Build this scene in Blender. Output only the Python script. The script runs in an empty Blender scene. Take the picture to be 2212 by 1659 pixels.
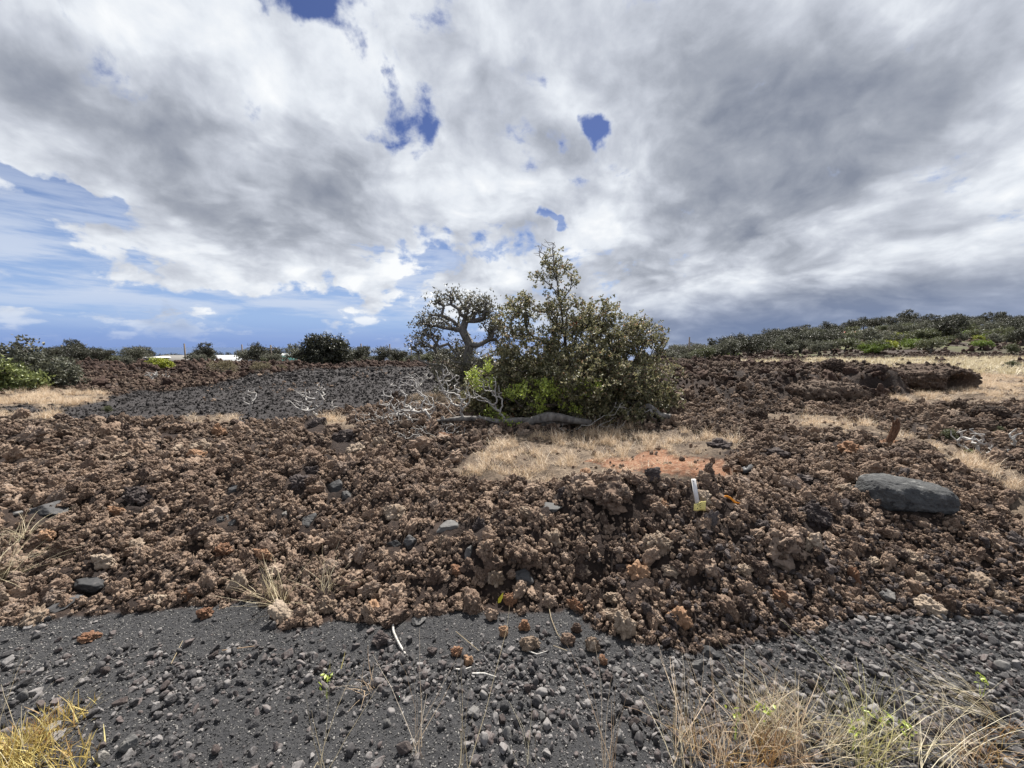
import bpy, math, random
import numpy as np
from mathutils import Vector, Matrix

R = math.radians
scene = bpy.context.scene
col = scene.collection
rng = np.random.default_rng(7)
random.seed(7)

# ------------------------------------------------------------------ camera
CAM_H = 1.6
F = 385.0                       # focal length in pixels of a 1024 wide frame
PITCH = math.atan(37 / 385.0)
cam = bpy.data.cameras.new('camera')
cam.sensor_fit = 'HORIZONTAL'; cam.sensor_width = 34.6
cam.lens = 34.6 * F / 1024
cam.clip_start = 0.05; cam.clip_end = 200000
camo = bpy.data.objects.new('camera', cam)
camo.location = (0, 0, CAM_H)
camo.rotation_euler = (math.pi / 2 - PITCH, 0, 0)
col.objects.link(camo); scene.camera = camo

# ------------------------------------------------------------------ light
SUN_EL, SUN_AZ = R(58), R(16)   # azimuth from +Y towards +X
sd = Vector((math.sin(SUN_AZ) * math.cos(SUN_EL), math.cos(SUN_AZ) * math.cos(SUN_EL), math.sin(SUN_EL)))
sl = bpy.data.lights.new('sun', 'SUN'); sl.energy = 5.0; sl.angle = R(0.55); sl.color = (1, .955, .89)
so = bpy.data.objects.new('sun', sl); so.rotation_euler = (-sd).to_track_quat('-Z', 'Y').to_euler()
col.objects.link(so)
scene.view_settings.view_transform = 'Standard'
scene.view_settings.look = 'None'
scene.view_settings.exposure = 1.15
scene.view_settings.gamma = 1
scene.view_settings.use_curve_mapping = False
scene.cycles.max_bounces = 6
scene.cycles.diffuse_bounces = 3
scene.cycles.glossy_bounces = 2
scene.cycles.transmission_bounces = 3
scene.cycles.transparent_max_bounces = 4


# small node helper ---------------------------------------------------------
class NT:
    def __init__(s, tree): s.t = tree
    def n(s, typ, **kw):
        nd = s.t.nodes.new(typ)
        for k, v in kw.items():
            if k == 'inp':
                for a, b in v.items():
                    if hasattr(b, 'is_output') or isinstance(b, bpy.types.NodeSocket): s.t.links.new(b, nd.inputs[a])
                    else: nd.inputs[a].default_value = b
            else: setattr(nd, k, v)
        return nd
    def math(s, op, a, b=0.0, c=None, clamp=False):
        nd = s.t.nodes.new('ShaderNodeMath'); nd.operation = op; nd.use_clamp = clamp
        for i, v in enumerate((a, b, c)):
            if v is None: continue
            if isinstance(v, bpy.types.NodeSocket): s.t.links.new(v, nd.inputs[i])
            else: nd.inputs[i].default_value = v
        return nd.outputs[0]
    def vmath(s, op, a, b=(0, 0, 0), scale=None):
        nd = s.t.nodes.new('ShaderNodeVectorMath'); nd.operation = op
        for i, v in enumerate((a, b)):
            if isinstance(v, bpy.types.NodeSocket): s.t.links.new(v, nd.inputs[i])
            else: nd.inputs[i].default_value = v
        if scale is not None:
            if isinstance(scale, bpy.types.NodeSocket): s.t.links.new(scale, nd.inputs['Scale'])
            else: nd.inputs['Scale'].default_value = scale
        return nd.outputs['Value'] if op in ('LENGTH', 'DOT_PRODUCT') else nd.outputs[0]
    def noise(s, vec, scale, detail=4, rough=.5, dist=0.0, out=0, typ=None):
        nd = s.t.nodes.new('ShaderNodeTexNoise')
        if typ: nd.noise_type = typ
        s.t.links.new(vec, nd.inputs['Vector'])
        nd.inputs['Scale'].default_value = scale; nd.inputs['Detail'].default_value = detail
        nd.inputs['Roughness'].default_value = rough; nd.inputs['Distortion'].default_value = dist
        return nd.outputs[out]
    def ramp(s, fac, stops, interp='LINEAR'):
        nd = s.t.nodes.new('ShaderNodeValToRGB'); nd.color_ramp.interpolation = interp
        e = nd.color_ramp.elements
        while len(e) < len(stops): e.new(.5)
        for i, (p, c) in enumerate(stops):
            e[i].position = p; e[i].color = (*c, 1) if len(c) == 3 else c
        s.t.links.new(fac, nd.inputs[0]); return nd.outputs[0]
    def mix(s, fac, a, b, blend='MIX'):
        nd = s.t.nodes.new('ShaderNodeMix'); nd.data_type = 'RGBA'; nd.blend_type = blend
        for i, v in ((0, fac), (6, a), (7, b)):
            if isinstance(v, bpy.types.NodeSocket): s.t.links.new(v, nd.inputs[i])
            else: nd.inputs[i].default_value = v if i == 0 else ((*v, 1) if len(v) == 3 else v)
        return nd.outputs[2]
    def maprange(s, v, a, b, c, d, smooth=False):
        nd = s.t.nodes.new('ShaderNodeMapRange')
        if smooth: nd.interpolation_type = 'SMOOTHSTEP'
        s.t.links.new(v, nd.inputs[0])
        for i, x in enumerate((a, b, c, d)): nd.inputs[i + 1].default_value = x
        return nd.outputs[0]


def pix_dir(px, py):
    """pixel of the 1024x768 frame -> world direction"""
    a = (px - 512) / F; b = (384 - py) / F
    cp, sp = math.cos(PITCH), math.sin(PITCH)
    return np.array([a, cp + b * sp, -sp + b * cp])


def azel(x, y):                 # coordinates in the 2212 wide reading of the photograph
    d = pix_dir(x * .463, y * .463); d = d / np.linalg.norm(d)
    return math.atan2(d[0], d[1]), math.asin(d[2])


# ------------------------------------------------------------------ sky
def build_world():
    w = bpy.data.worlds.new('World'); scene.world = w; w.use_nodes = True
    t = w.node_tree; t.nodes.clear(); N = NT(t)
    out = N.n('ShaderNodeOutputWorld')
    tc = N.n('ShaderNodeTexCoord').outputs['Generated']
    sky = N.n('ShaderNodeTexSky', sky_type='NISHITA', sun_disc=False, sun_elevation=SUN_EL,
              sun_rotation=SUN_AZ, altitude=300, air_density=1.0, dust_density=.6, ozone_density=1.5)
    sep = N.n('ShaderNodeSeparateXYZ', inp={0: tc})
    X, Y, Z = sep.outputs
    az = N.math('ARCTAN2', X, Y)
    el = N.math('ARCSINE', Z)
    zz = N.math('ADD', N.math('MAXIMUM', Z, 0.0), .34)
    pl = N.n('ShaderNodeCombineXYZ', inp={0: N.math('DIVIDE', X, zz), 1: N.math('DIVIDE', Y, zz), 2: 3.1}).outputs[0]
    # slow warp
    w1 = N.noise(pl, 1.6, 3, .5, out=1)
    plw = N.vmath('ADD', pl, N.vmath('SCALE', N.vmath('SUBTRACT', w1, (.5, .5, .5)), scale=.38))
    ae0 = N.n('ShaderNodeCombineXYZ', inp={0: az, 1: el, 2: 0.0}).outputs[0]
    wn = N.noise(tc, 5.5, 5, .55, out=1)
    wv = N.vmath('MULTIPLY', N.vmath('SUBTRACT', wn, (.5, .5, .5)), (.30, .22, 0))
    ae = N.vmath('ADD', ae0, wv)
    big = N.noise(plw, 1.4, 2, .5)
    med = N.noise(plw, 2.6, 12, .55, .15)
    fine = N.noise(tc, 9.0, 10, .6, .3)
    puff = N.noise(plw, 6.5, 9, .60)

    vo = N.n('ShaderNodeTexVoronoi', feature='SMOOTH_F1', normalize=True, inp={'Vector': N.vmath('ADD', plw, N.vmath('SCALE', N.noise(plw, 5, 4, .6, out=1), scale=.16)), 'Scale': 3.2, 'Detail': 2.0, 'Roughness': .5, 'Lacunarity': 2.3, 'Smoothness': .55}).outputs['Distance']
    bil = N.math('MULTIPLY', N.math('SUBTRACT', .235, vo), 2.6)

    def blobs(lst):
        acc = None
        for (cx, cy, rx, ry, rot, amp) in lst:
            a, e = azel(cx, cy)
            a1, e1 = azel(cx + rx, cy); a2, e2 = azel(cx, cy - ry)
            sx = max(math.hypot(a1 - a, (e1 - e)), .01); sy = max(math.hypot(a2 - a, e2 - e), .01)
            mp = N.n('ShaderNodeMapping', vector_type='TEXTURE',
                     inp={'Vector': ae, 'Location': (a, e, 0), 'Rotation': (0, 0, R(rot)), 'Scale': (sx * 1.5, sy * 1.5, 1)})
            v = N.maprange(N.vmath('LENGTH', mp.outputs[0]), 1.25, 0, 0, amp, True)
            acc = v if acc is None else N.math('ADD', acc, v)
        return acc

    gaps = blobs([(640, 20, 60, 80, 20, -.52), (150, 110, 160, 80, 0, .2), (1400, 10, 200, 60, 0, .2), (745, 100, 30, 60, 40, -.26), (830, 170, 22, 60, 25, -.26), (905, 262, 28, 56, 10, -.34), (890, 330, 30, 40, 0, -.28),
                  (1290, 245, 40, 30, 0, -.52), (1182, 470, 22, 14, 0, -.60), (830, 300, 40, 40, 0, -.16), (1185, 285, 55, 50, 0, .34), (1000, 420, 120, 80, 0, .14), (1450, 250, 100, 100, 0, .12), (1560, 480, 200, 60, 0, .2), (1600, 100, 160, 90, 0, .2),
                  (15, 385, 100, 28, -25, -.50), (140, 440, 90, 28, -30, -.36), (760, 530, 110, 34, -15, -.36),
                  (900, 590, 80, 44, 0, -.26), (620, 650, 150, 40, 0, -.22), (260, 590, 420, 80, -8, -.24), (900, 700, 260, 50, 0, -.2),
                  (250, 725, 620, 50, 0, -.28), (120, 540, 240, 26, -6, -.16), (330, 640, 260, 16, 0, -.14), (1130, 430, 60, 60, 0, -.1),
                  (300, 350, 300, 150, -15, .28), (700, 400, 160, 110, 0, .3), (1700, 300, 600, 300, 0, .35), (500, 90, 180, 90, 0, .12),
                  (1150, 120, 170, 120, 0, .2), (560, 560, 85, 60, 0, .4), (1700, 660, 600, 80, 0, .5), (820, 600, 70, 30, 0, .25), (460, 600, 50, 20, 0, .2)])
    dens = N.math('ADD', N.math('MULTIPLY', N.math('SUBTRACT', med, .5), 1.5), N.math('MULTIPLY', N.math('SUBTRACT', fine, .5), 1.15))
    dens = N.math('ADD', dens, N.math('MULTIPLY', N.math('SUBTRACT', puff, .5), .75))
    dens = N.math('ADD', dens, N.math('ADD', gaps, .40))
    dens = N.math('ADD', dens, N.math('MULTIPLY', bil, .45))
    cover = N.maprange(dens, .02, .30, 0, 1, True)
    # shade of the cloud undersides: thick parts are grey, thin rims are white
    shade = blobs([(330, 320, 330, 110, -22, -.34), (700, 420, 120, 75, 0, -.38), (50, 170, 130, 110, -20, -.22),
                   (1110, 80, 150, 140, 10, -.20), (1640, 250, 300, 210, -15, -.36), (1960, 320, 330, 90, 22, -.34),
                   (1500, 430, 120, 55, 0, -.28), (1740, 520, 280, 45, 0, -.20), (1900, 650, 560, 62, 3, -.42), (1620, 700, 300, 30, 0, -.30),
                   (2100, 120, 260, 120, 0, -.16), (1380, 590, 90, 50, 0, -.14), (430, 480, 180, 50, -20, -.12),
                   (560, 130, 150, 90, -30, .18), (150, 60, 200, 70, 0, .10), (560, 560, 70, 40, -30, .16), (930, 380, 130, 130, 0, .12),
                   (1390, 330, 110, 120, 0, .14), (1500, 640, 130, 40, 0, .2), (2130, 470, 130, 70, 0, .16), (1270, 420, 110, 60, 0, .12), (1820, 610, 90, 25, 0, .22)])
    med2 = N.noise(N.vmath('ADD', plw, (.03, .07, 0)), 2.6, 12, .55, .15)
    relief = N.math('SUBTRACT', med, med2)          # side turned to the sun
    s2 = N.math('ADD', .735, N.math('MULTIPLY', shade, .82))
    s2 = N.math('ADD', s2, N.math('MULTIPLY', relief, .85))
    s2 = N.math('SUBTRACT', s2, N.math('MULTIPLY', N.math('SUBTRACT', fine, .5), .42))
    s2 = N.math('ADD', s2, N.math('MULTIPLY', N.math('SUBTRACT', puff, .5), .62))
    s2 = N.math('ADD', s2, N.math('MULTIPLY', N.math('SUBTRACT', big, .5), -.35))
    s2 = N.math('ADD', s2, N.math('MULTIPLY', bil, .75))
    s2 = N.math('ADD', s2, N.maprange(dens, .0, .5, .10, -.04))
    ccol = N.ramp(s2, [(.0, (.24, .27, .34)), (.28, (.38, .41, .475)), (.52, (.56, .595, .67)), (.78, (.80, .84, .90)), (1.0, (.96, .98, 1.0))])
    # far rain shaft to the right over the hill, and blue haze at the left horizon
    rainm = N.math('MULTIPLY', N.maprange(el, .16, .02, 0, 1, True), N.maprange(az, -.05, .55, 0, 1, True))
    ccol = N.mix(N.math('MULTIPLY', rainm, .82), ccol, (.17, .235, .40))
    # streaky high layer low on the left
    st = N.n('ShaderNodeMapping', inp={'Vector': tc, 'Scale': (1.6, 1.6, 11)}).outputs[0]
    stn = N.noise(st, 2.6, 9, .6, .2)
    sm = N.math('MULTIPLY', N.maprange(el, .42, .10, 0, 1, True), N.maprange(el, .02, .12, .25, 1, True))
    streak = N.math('MULTIPLY', N.maprange(stn, .38, .58, 0, .8, True), sm)
    blue = N.vmath('SCALE', sky.outputs[0], scale=1.0)
    blue = N.mix(1.0, blue, (.40, .44, .66), 'MULTIPLY')
    hz = N.maprange(el, .42, .05, 0, .85, True)
    # the air low on the horizon is a milky blue over the sea
    hc = N.mix(N.maprange(el, .0, .07, 0, 1, True), (2.1, 3.3, 6.6), (3.3, 4.8, 7.6))
    blue = N.mix(hz, blue, hc)
    bg1 = N.n('ShaderNodeBackground', inp={0: blue, 1: .050})
    cc2 = N.mix(N.math('SUBTRACT', 1.0, cover), ccol, (.66, .73, .86))
    bgs = N.n('ShaderNodeBackground', inp={0: cc2, 1: .455})
    alpha = N.math('MAXIMUM', cover, streak)
    lowcut = N.maprange(el, .0, .09, .1, 1, True)
    keep = N.math('MAXIMUM', lowcut, N.maprange(az, -.1, .35, 0, 1, True))
    alpha = N.math('MULTIPLY', N.math('MULTIPLY', alpha, keep), N.maprange(Z, -.03, .0, 0, 1, True))
    mx = N.n('ShaderNodeMixShader', inp={0: alpha, 1: bg1.outputs[0], 2: bgs.outputs[0]})
    t.links.new(mx.outputs[0], out.inputs[0])
    w.cycles.sampling_method = 'MANUAL'; w.cycles.sample_map_resolution = 512


build_world()

# ------------------------------------------------------------------ numeric noise
def _h(ix, iy, iz, s):
    n = (ix * 374761393 + iy * 668265263 + iz * 1274126177 + s * 974634777) & 0xffffffff
    n = ((n ^ (n >> 13)) * 1274126177) & 0xffffffff
    n = n ^ (n >> 16)
    return (n & 0xffff) / 65535.0


def vnoise(x, y, z=0.0, s=0):
    x = np.asarray(x, float); y = np.asarray(y, float); z = np.zeros_like(x) + z
    ix, iy, iz = np.floor(x).astype(np.int64), np.floor(y).astype(np.int64), np.floor(z).astype(np.int64)
    fx, fy, fz = x - ix, y - iy, z - iz
    fx = fx * fx * (3 - 2 * fx); fy = fy * fy * (3 - 2 * fy); fz = fz * fz * (3 - 2 * fz)
    r = 0
    for a in (0, 1):
        for b in (0, 1):
            for c in (0, 1):
                w = (fx if a else 1 - fx) * (fy if b else 1 - fy) * (fz if c else 1 - fz)
                r = r + w * _h(ix + a, iy + b, iz + c, s)
    return r * 2 - 1


def noise2(x, y, s=0):
    x = np.asarray(x, float); y = np.asarray(y, float)
    ix, iy = np.floor(x).astype(np.int64), np.floor(y).astype(np.int64)
    fx, fy = x - ix, y - iy
    fx = fx * fx * (3 - 2 * fx); fy = fy * fy * (3 - 2 * fy)
    h = lambda a, b: _h(ix + a, iy + b, 0 * ix, s)
    return ((h(0, 0) * (1 - fx) + h(1, 0) * fx) * (1 - fy) + (h(0, 1) * (1 - fx) + h(1, 1) * fx) * fy) * 2 - 1


def fbm2(x, y, o=4, s=0, rough=.5):
    r = 0; a = 1.0; t = 0
    for i in range(o):
        r = r + a * noise2(x * 2 ** i + 17.3 * i, y * 2 ** i + 9.1 * i, s + i); t += a; a *= rough
    return r / t


def sstep(a, b, x):
    t = np.clip((x - a) / (b - a), 0, 1); return t * t * (3 - 2 * t)


# ------------------------------------------------------------------ terrain
EDGE = np.array([(-400, 640), (0, 627), (75, 615), (185, 611), (245, 607), (287, 623), (393, 620), (440, 611), (500, 611),
                 (523, 616), (574, 611), (597, 634), (639, 641), (690, 646), (722, 639), (787, 634), (856, 620), (926, 616), (1024, 618), (1400, 615)], float)
_cp, _sp = math.cos(PITCH), math.sin(PITCH)
_ex, _ey = [], []
for _px, _py in EDGE:
    d = pix_dir(_px, _py); k = CAM_H / -d[2]; _ex.append(d[0] * k); _ey.append(d[1] * k)


def yb(x): return np.interp(x, _ex, _ey)


def lobe(x, y):
    """raised lava lobe on the right with a steep broken edge"""
    u = (x - 6.6) / 4.3; v = (y - 12.6) / 3.5
    wob = .16 * fbm2(x * .9, y * .9, 3, 91)
    r = (np.abs(u) ** 2.6 + np.abs(v) ** 2.6) ** (1 / 2.6) + wob
    sharp = sstep(-.5, .5, u)
    wdt = .55 * (1 - sharp) + .09 * sharp
    return .55 * sstep(1 + wdt, 1 - wdt * .3, r)


def height(x, y, fine=True):
    x = np.asarray(x, float); y = np.asarray(y, float)
    e = yb(x)
    t = y - e
    right = sstep(1.2, 3.2, x)
    s1 = sstep(0, 1.9, t)
    z = .26 * s1
    # bulldozed bank right of the middle
    z = z + .34 * np.exp(-((x - 1.25) / 1.0) ** 2 - ((y - 2.95) / .42) ** 2) * sstep(.0, .5, t)
    z = z + .12 * np.exp(-((x + .15) / .5) ** 2 - ((y - 2.65) / .35) ** 2) * sstep(0, .4, t)
    z = z + .10 * np.exp(-((x - 2.9) / .9) ** 2 - ((y - 3.0) / .5) ** 2) * sstep(0, .5, t)
    z = z + .05 * sstep(3.5, 8, y)
    z = z + lobe(x, y)
    # grass and dirt pocket in front of the tree stays level
    pocket = np.exp(-((x - 1.0) / 1.35) ** 4 - ((y - 4.75) / .95) ** 4)
    cind = np.exp(-((x + 8) / 6.5) ** 4 - ((y - 12.0) / 5.0) ** 4)
    rough = sstep(0, .35, t)
    amp = rough * (1 - .8 * pocket) * (1 - .5 * cind)
    nb = fbm2(x * .75, y * .75, 3, 3)
    z = z + amp * (.14 * nb + .065 * (1 - 2 * np.abs(fbm2(x * 2.2, y * 2.2, 3, 8))))
    z = z + sstep(12, 30, y) * .22 * fbm2(x * .25, y * .25, 3, 5)
    if fine:
        z = z + amp * .065 * (.5 - np.abs(fbm2(x * 5.5, y * 5.5, 4, 21, .6))) * 2
        z = z + .006 * (1 - rough) * fbm2(x * 6, y * 6, 4, 31)
    z = z + (1 - rough) * .02 * fbm2(x * 1.2, y * 1.2, 2, 33)
    # far slopes: the land falls towards the sea on the left and climbs on the right
    tt = x / np.maximum(y + 4, 1)
    up = sstep(.16, 1.05, tt)
    z = z - (1 - up) * .045 * np.maximum(y - 26, 0)
    z = z + up * (.080 * np.maximum(y - 44, 0)) - sstep(.3, 1.2, tt) * .0 
    z = np.where(y > 190, z - up * .09 * (y - 190), z)
    z = z + sstep(40, 90, y) * 1.0 * fbm2(x * .03, y * .03, 3, 44)
    z = np.where(y > 260, z - .05 * (y - 260), z)
    z = np.maximum(z, -190)
    return z


def project(x, y, z):
    dz = z - CAM_H
    f = y * _cp - dz * _sp; u = y * _sp + dz * _cp
    f = np.maximum(f, .05)
    return 512 + F * x / f, 384 - F * u / f, f


def hit(px, py, ymax=400.):
    """world point where the ground shows at this pixel"""
    d = pix_dir(px, py); d = d / d[1]
    ys = np.exp(np.linspace(math.log(.8), math.log(ymax), 2500))
    zs = CAM_H + d[2] * ys; g = height(d[0] * ys, ys, False)
    i = np.argmax(zs <= g)
    if zs[i] > g[i]: i = len(ys) - 1
    return np.array([d[0] * ys[i], ys[i], g[i]])


def H(x, y): return float(height(np.array([x]), np.array([y]))[0])


def hit2(x, y): return hit(x * .463, y * .463)     # coordinates of the 2212 wide reading


def inpoly(px, py, poly):
    ins = np.zeros(px.shape, bool); n = len(poly)
    for i in range(n):
        x1, y1 = poly[i]; x2, y2 = poly[(i + 1) % n]
        c = ((y1 > py) != (y2 > py)) & (px < (x2 - x1) * (py - y1) / (y2 - y1 + 1e-9) + x1)
        ins ^= c
    return ins


P_CINDER = [(-600, 425), (-600, 400), (60, 402), (105, 398), (190, 388), (255, 375), (330, 369), (445, 366), (440, 392), (395, 399), (345, 412), (290, 418), (200, 421), (100, 419)]
P_DIRT = [(590, 462), (618, 456), (640, 452), (668, 455), (700, 458), (732, 462), (728, 478), (700, 480), (660, 474), (610, 470)]
P_POCKET = [(455, 470), (475, 452), (500, 436), (560, 432), (640, 428), (690, 430), (740, 448), (735, 476), (690, 482), (600, 478), (540, 486), (480, 482)]
P_GRASS = {
    'left_a': [(-400, 388), (0, 390), (60, 388), (107, 394), (105, 402), (70, 405), (-400, 412)],
    'left_b': [(-400, 409), (0, 411), (50, 412), (62, 418), (30, 420), (-400, 424)],
    'strip': [(750, 411), (800, 413), (850, 420), (905, 433), (965, 455), (1030, 480), (1500, 540), (1500, 575), (1030, 497), (985, 478), (930, 455), (870, 437), (815, 425), (752, 419)],
    'field': [(880, 392), (868, 380), (885, 371), (1024, 371), (1500, 371), (1500, 410), (1024, 405), (975, 402), (930, 405), (900, 404)],
    'far': [(690, 366), (760, 362), (860, 357), (1024, 356), (1600, 354), (1600, 374), (1024, 373), (900, 373), (830, 366)],
    'mid': [(405, 396), (440, 393), (470, 396), (470, 404), (410, 404)],
    'corner': [(1000, 500), (1024, 492), (1300, 520), (1300, 600), (1024, 545)],
    'shrub': [(318, 420), (345, 416), (352, 430), (325, 432)],
    'tuft': [(182, 417), (235, 414), (243, 420), (185, 422)],
}


def zones(x, y, z):
    """0 grit, 1 clinker, 2 cinder, 3 dirt, 4 dry grass, 5 pocket"""
    px, py, f = project(x, y, z)
    k = np.clip(8.0 / np.maximum(y, 1), .35, 1.6)
    jx = px + 16 * k * fbm2(x * 1.6 / np.maximum(1, y * .12), y * 1.6 / np.maximum(1, y * .12), 3, 60)
    jy = py + 5.5 * k ** .6 * fbm2(x * 2.1 / np.maximum(1, y * .12), y * 2.1 / np.maximum(1, y * .12), 3, 61)
    zn = np.ones(px.shape, int)
    zn[inpoly(jx, jy, P_CINDER)] = 2
    zn[inpoly(jx, jy, P_POCKET) & (y < 7)] = 5
    zn[inpoly(jx, jy, P_DIRT) & (y < 7)] = 3
    for p in P_GRASS.values(): zn[inpoly(jx, jy, p)] = 4
    ed = yb(x) + .10 * fbm2(x * 3.1, y * 3.1, 3, 70)
    zn[y < ed] = 0
    zn[(zn == 4) & (y > 40)] = 1
    zn[(zn == 4) & (y > 15) & (fbm2(x * .35, y * .22, 3, 79) > .22)] = 1
    gx = np.abs(lobe(x + .12, y) - lobe(x - .12, y)) + np.abs(lobe(x, y + .12) - lobe(x, y - .12))
    zn[(gx > .06) & (zn != 0)] = 1; zn[lobe(x, y) > .3] = 1
    return zn, px, py, f


# ------------------------------------------------------------------ mesh helpers
def mesh_np(name, V, faces, mat=None, smooth=False):
    """faces: (n,3) or (n,4) int array, or list of such arrays"""
    if not isinstance(faces, list): faces = [faces]
    faces = [np.asarray(f, np.int32) for f in faces if len(f)]
    me = bpy.data.meshes.new(name)
    V = np.asarray(V, np.float32)
    me.vertices.add(len(V)); me.vertices.foreach_set('co', V.ravel())
    loops = np.concatenate([f.ravel() for f in faces])
    tot = np.concatenate([np.full(len(f), f.shape[1], np.int32) for f in faces])
    st = np.concatenate([[0], np.cumsum(tot)[:-1]]).astype(np.int32)
    me.loops.add(len(loops)); me.loops.foreach_set('vertex_index', loops)
    me.polygons.add(len(tot)); me.polygons.foreach_set('loop_start', st)
    me.polygons.foreach_set('loop_total', tot)
    if smooth: me.polygons.foreach_set('use_smooth', np.ones(len(tot), bool))
    me.update(calc_edges=True); me.validate()
    if mat: me.materials.append(mat)
    return me


def fattr(me, name, vals, domain='FACE'):
    a = me.attributes.new(name, 'FLOAT', domain); a.data.foreach_set('value', np.asarray(vals, np.float32))


def obj(name, me, parent=None, loc=(0, 0, 0), rot=(0, 0, 0), scale=(1, 1, 1)):
    o = bpy.data.objects.new(name, me); col.objects.link(o)
    o.location = loc; o.rotation_euler = rot; o.scale = scale
    if parent: o.parent = parent
    return o


def tag(o, label=None, cat=None, group=None, kind=None):
    if label: o['label'] = label
    if cat: o['category'] = cat
    if group: o['group'] = group
    if kind: o['kind'] = kind
    return o


def empty(name, loc, label, cat, group=None, rotz=0.0, scale=1.0):
    o = bpy.data.objects.new(name, None); col.objects.link(o)
    o.location = loc; o.rotation_euler = (0, 0, rotz)
    o.scale = (scale,) * 3 if not hasattr(scale, '__len__') else scale
    o.empty_display_size = .1
    return tag(o, label, cat, group)


_ico = {}
def ico(sub):
    if sub in _ico: return _ico[sub]
    p = (1 + 5 ** .5) / 2
    V = [(-1, p, 0), (1, p, 0), (-1, -p, 0), (1, -p, 0), (0, -1, p), (0, 1, p), (0, -1, -p), (0, 1, -p), (p, 0, -1), (p, 0, 1), (-p, 0, -1), (-p, 0, 1)]
    Fc = [(0, 11, 5), (0, 5, 1), (0, 1, 7), (0, 7, 10), (0, 10, 11), (1, 5, 9), (5, 11, 4), (11, 10, 2), (10, 7, 6), (7, 1, 8),
          (3, 9, 4), (3, 4, 2), (3, 2, 6), (3, 6, 8), (3, 8, 9), (4, 9, 5), (2, 4, 11), (6, 2, 10), (8, 6, 7), (9, 8, 1)]
    V = [np.array(v, float) / math.sqrt(1 + p * p) for v in V]
    for _ in range(sub):
        mid = {}; nf = []
        def m(a, b):
            k = (a, b) if a < b else (b, a)
            if k not in mid:
                v = V[a] + V[b]; V.append(v / math.sqrt(v @ v)); mid[k] = len(V) - 1
            return mid[k]
        for a, b, c in Fc:
            ab, bc, ca = m(a, b), m(b, c), m(c, a)
            nf += [(a, ab, ca), (b, bc, ab), (c, ca, bc), (ab, bc, ca)]
        Fc = nf
    _ico[sub] = (np.array(V), np.array(Fc, np.int32)); return _ico[sub]


def fib(n, r_):
    i = np.arange(n) + .5
    ph = np.arccos(1 - 2 * i / n); th = math.pi * (1 + 5 ** .5) * i
    v = np.stack([np.cos(th) * np.sin(ph), np.sin(th) * np.sin(ph), np.cos(ph)], 1)
    v += r_.normal(0, .5 / math.sqrt(n) * 1.6, v.shape)
    return v / np.linalg.norm(v, axis=1)[:, None]


def clinker_verts(sub, seed, stretch=(1, .85, .75), a1=.26, a2=.13, a3=.05):
    r_ = np.random.default_rng(seed)
    n, Fc = ico(sub)
    def fb(sc, o, s):
        v = 0; a = 1
        for i in range(o):
            v = v + a * vnoise(n[:, 0] * sc * 2 ** i + 50, n[:, 1] * sc * 2 ** i + 50, n[:, 2] * sc * 2 ** i + seed, s + i); a *= .55
        return v
    r = 1 + .33 * fb(1.3, 3, seed)
    # cauliflower knobs at two scales, on a warped direction field
    wv = n + .22 * np.stack([fb(2.2, 2, seed + 31), fb(2.2, 2, seed + 32), fb(2.2, 2, seed + 33)], 1)
    for K, amp in ((26, a1), (150, a2), (620, a2 * .62)):
        if (K > 60 and sub < 3) or (K > 300 and sub < 5): continue
        P = fib(K, r_); hts = r_.uniform(.35, 1.0, K)
        D = np.linalg.norm(wv[:, None, :] - P[None], axis=2)
        i = D.argmin(1); d = D[np.arange(len(n)), i]
        mean = 1.9 / math.sqrt(K)
        r = r + amp * hts[i] * np.clip(1 - (d / mean) ** 2, 0, 1) ** .8 - amp * .35
    if sub >= 3: r = r - a3 * 2.6 * np.clip(fb(6, 3, seed + 9), 0, 1) ** .55 + a3 * 1.6 * fb(3.7, 2, seed + 12)
    V = n * r[:, None] * np.array(stretch) * .5
    return V, Fc


def stone_verts(sub, seed, flat=.6, rough=.03, facets=11):
    r_ = np.random.default_rng(seed)
    n, Fc = ico(sub)
    P = fib(facets, r_); h = r_.uniform(.50, 1.0, facets)
    dp = n @ P.T
    r = np.where(dp > .05, h / np.maximum(dp, .05), 9).min(1)
    r = np.clip(r, 0, 1.35)
    if rough and sub >= 2:
        r = r * (1 + rough * 2 * vnoise(n[:, 0] * 4 + 9, n[:, 1] * 4 + 9, n[:, 2] * 4 + seed, seed) + rough * vnoise(n[:, 0] * 11 + 9, n[:, 1] * 11 + 9, n[:, 2] * 11 + seed, seed))
    V = n * r[:, None] * np.array((1, r_.uniform(.65, .95), flat * r_.uniform(.75, 1.2))) * .5
    return V, Fc


# ------------------------------------------------------------------ materials
def mat_new(name):
    m = bpy.data.materials.new(name); m.use_nodes = True
    t = m.node_tree; t.nodes.clear(); N = NT(t)
    out = N.n('ShaderNodeOutputMaterial'); b = N.n('ShaderNodeBsdfPrincipled')
    t.links.new(b.outputs[0], out.inputs[0]); b.inputs['Specular IOR Level'].default_value = .25
    return m, N, b


def bump(N, b, h, strength, dist):
    bp = N.n('ShaderNodeBump', inp={'Strength': strength, 'Distance': dist, 'Height': h})
    N.t.links.new(bp.outputs[0], b.inputs['Normal'])


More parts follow.
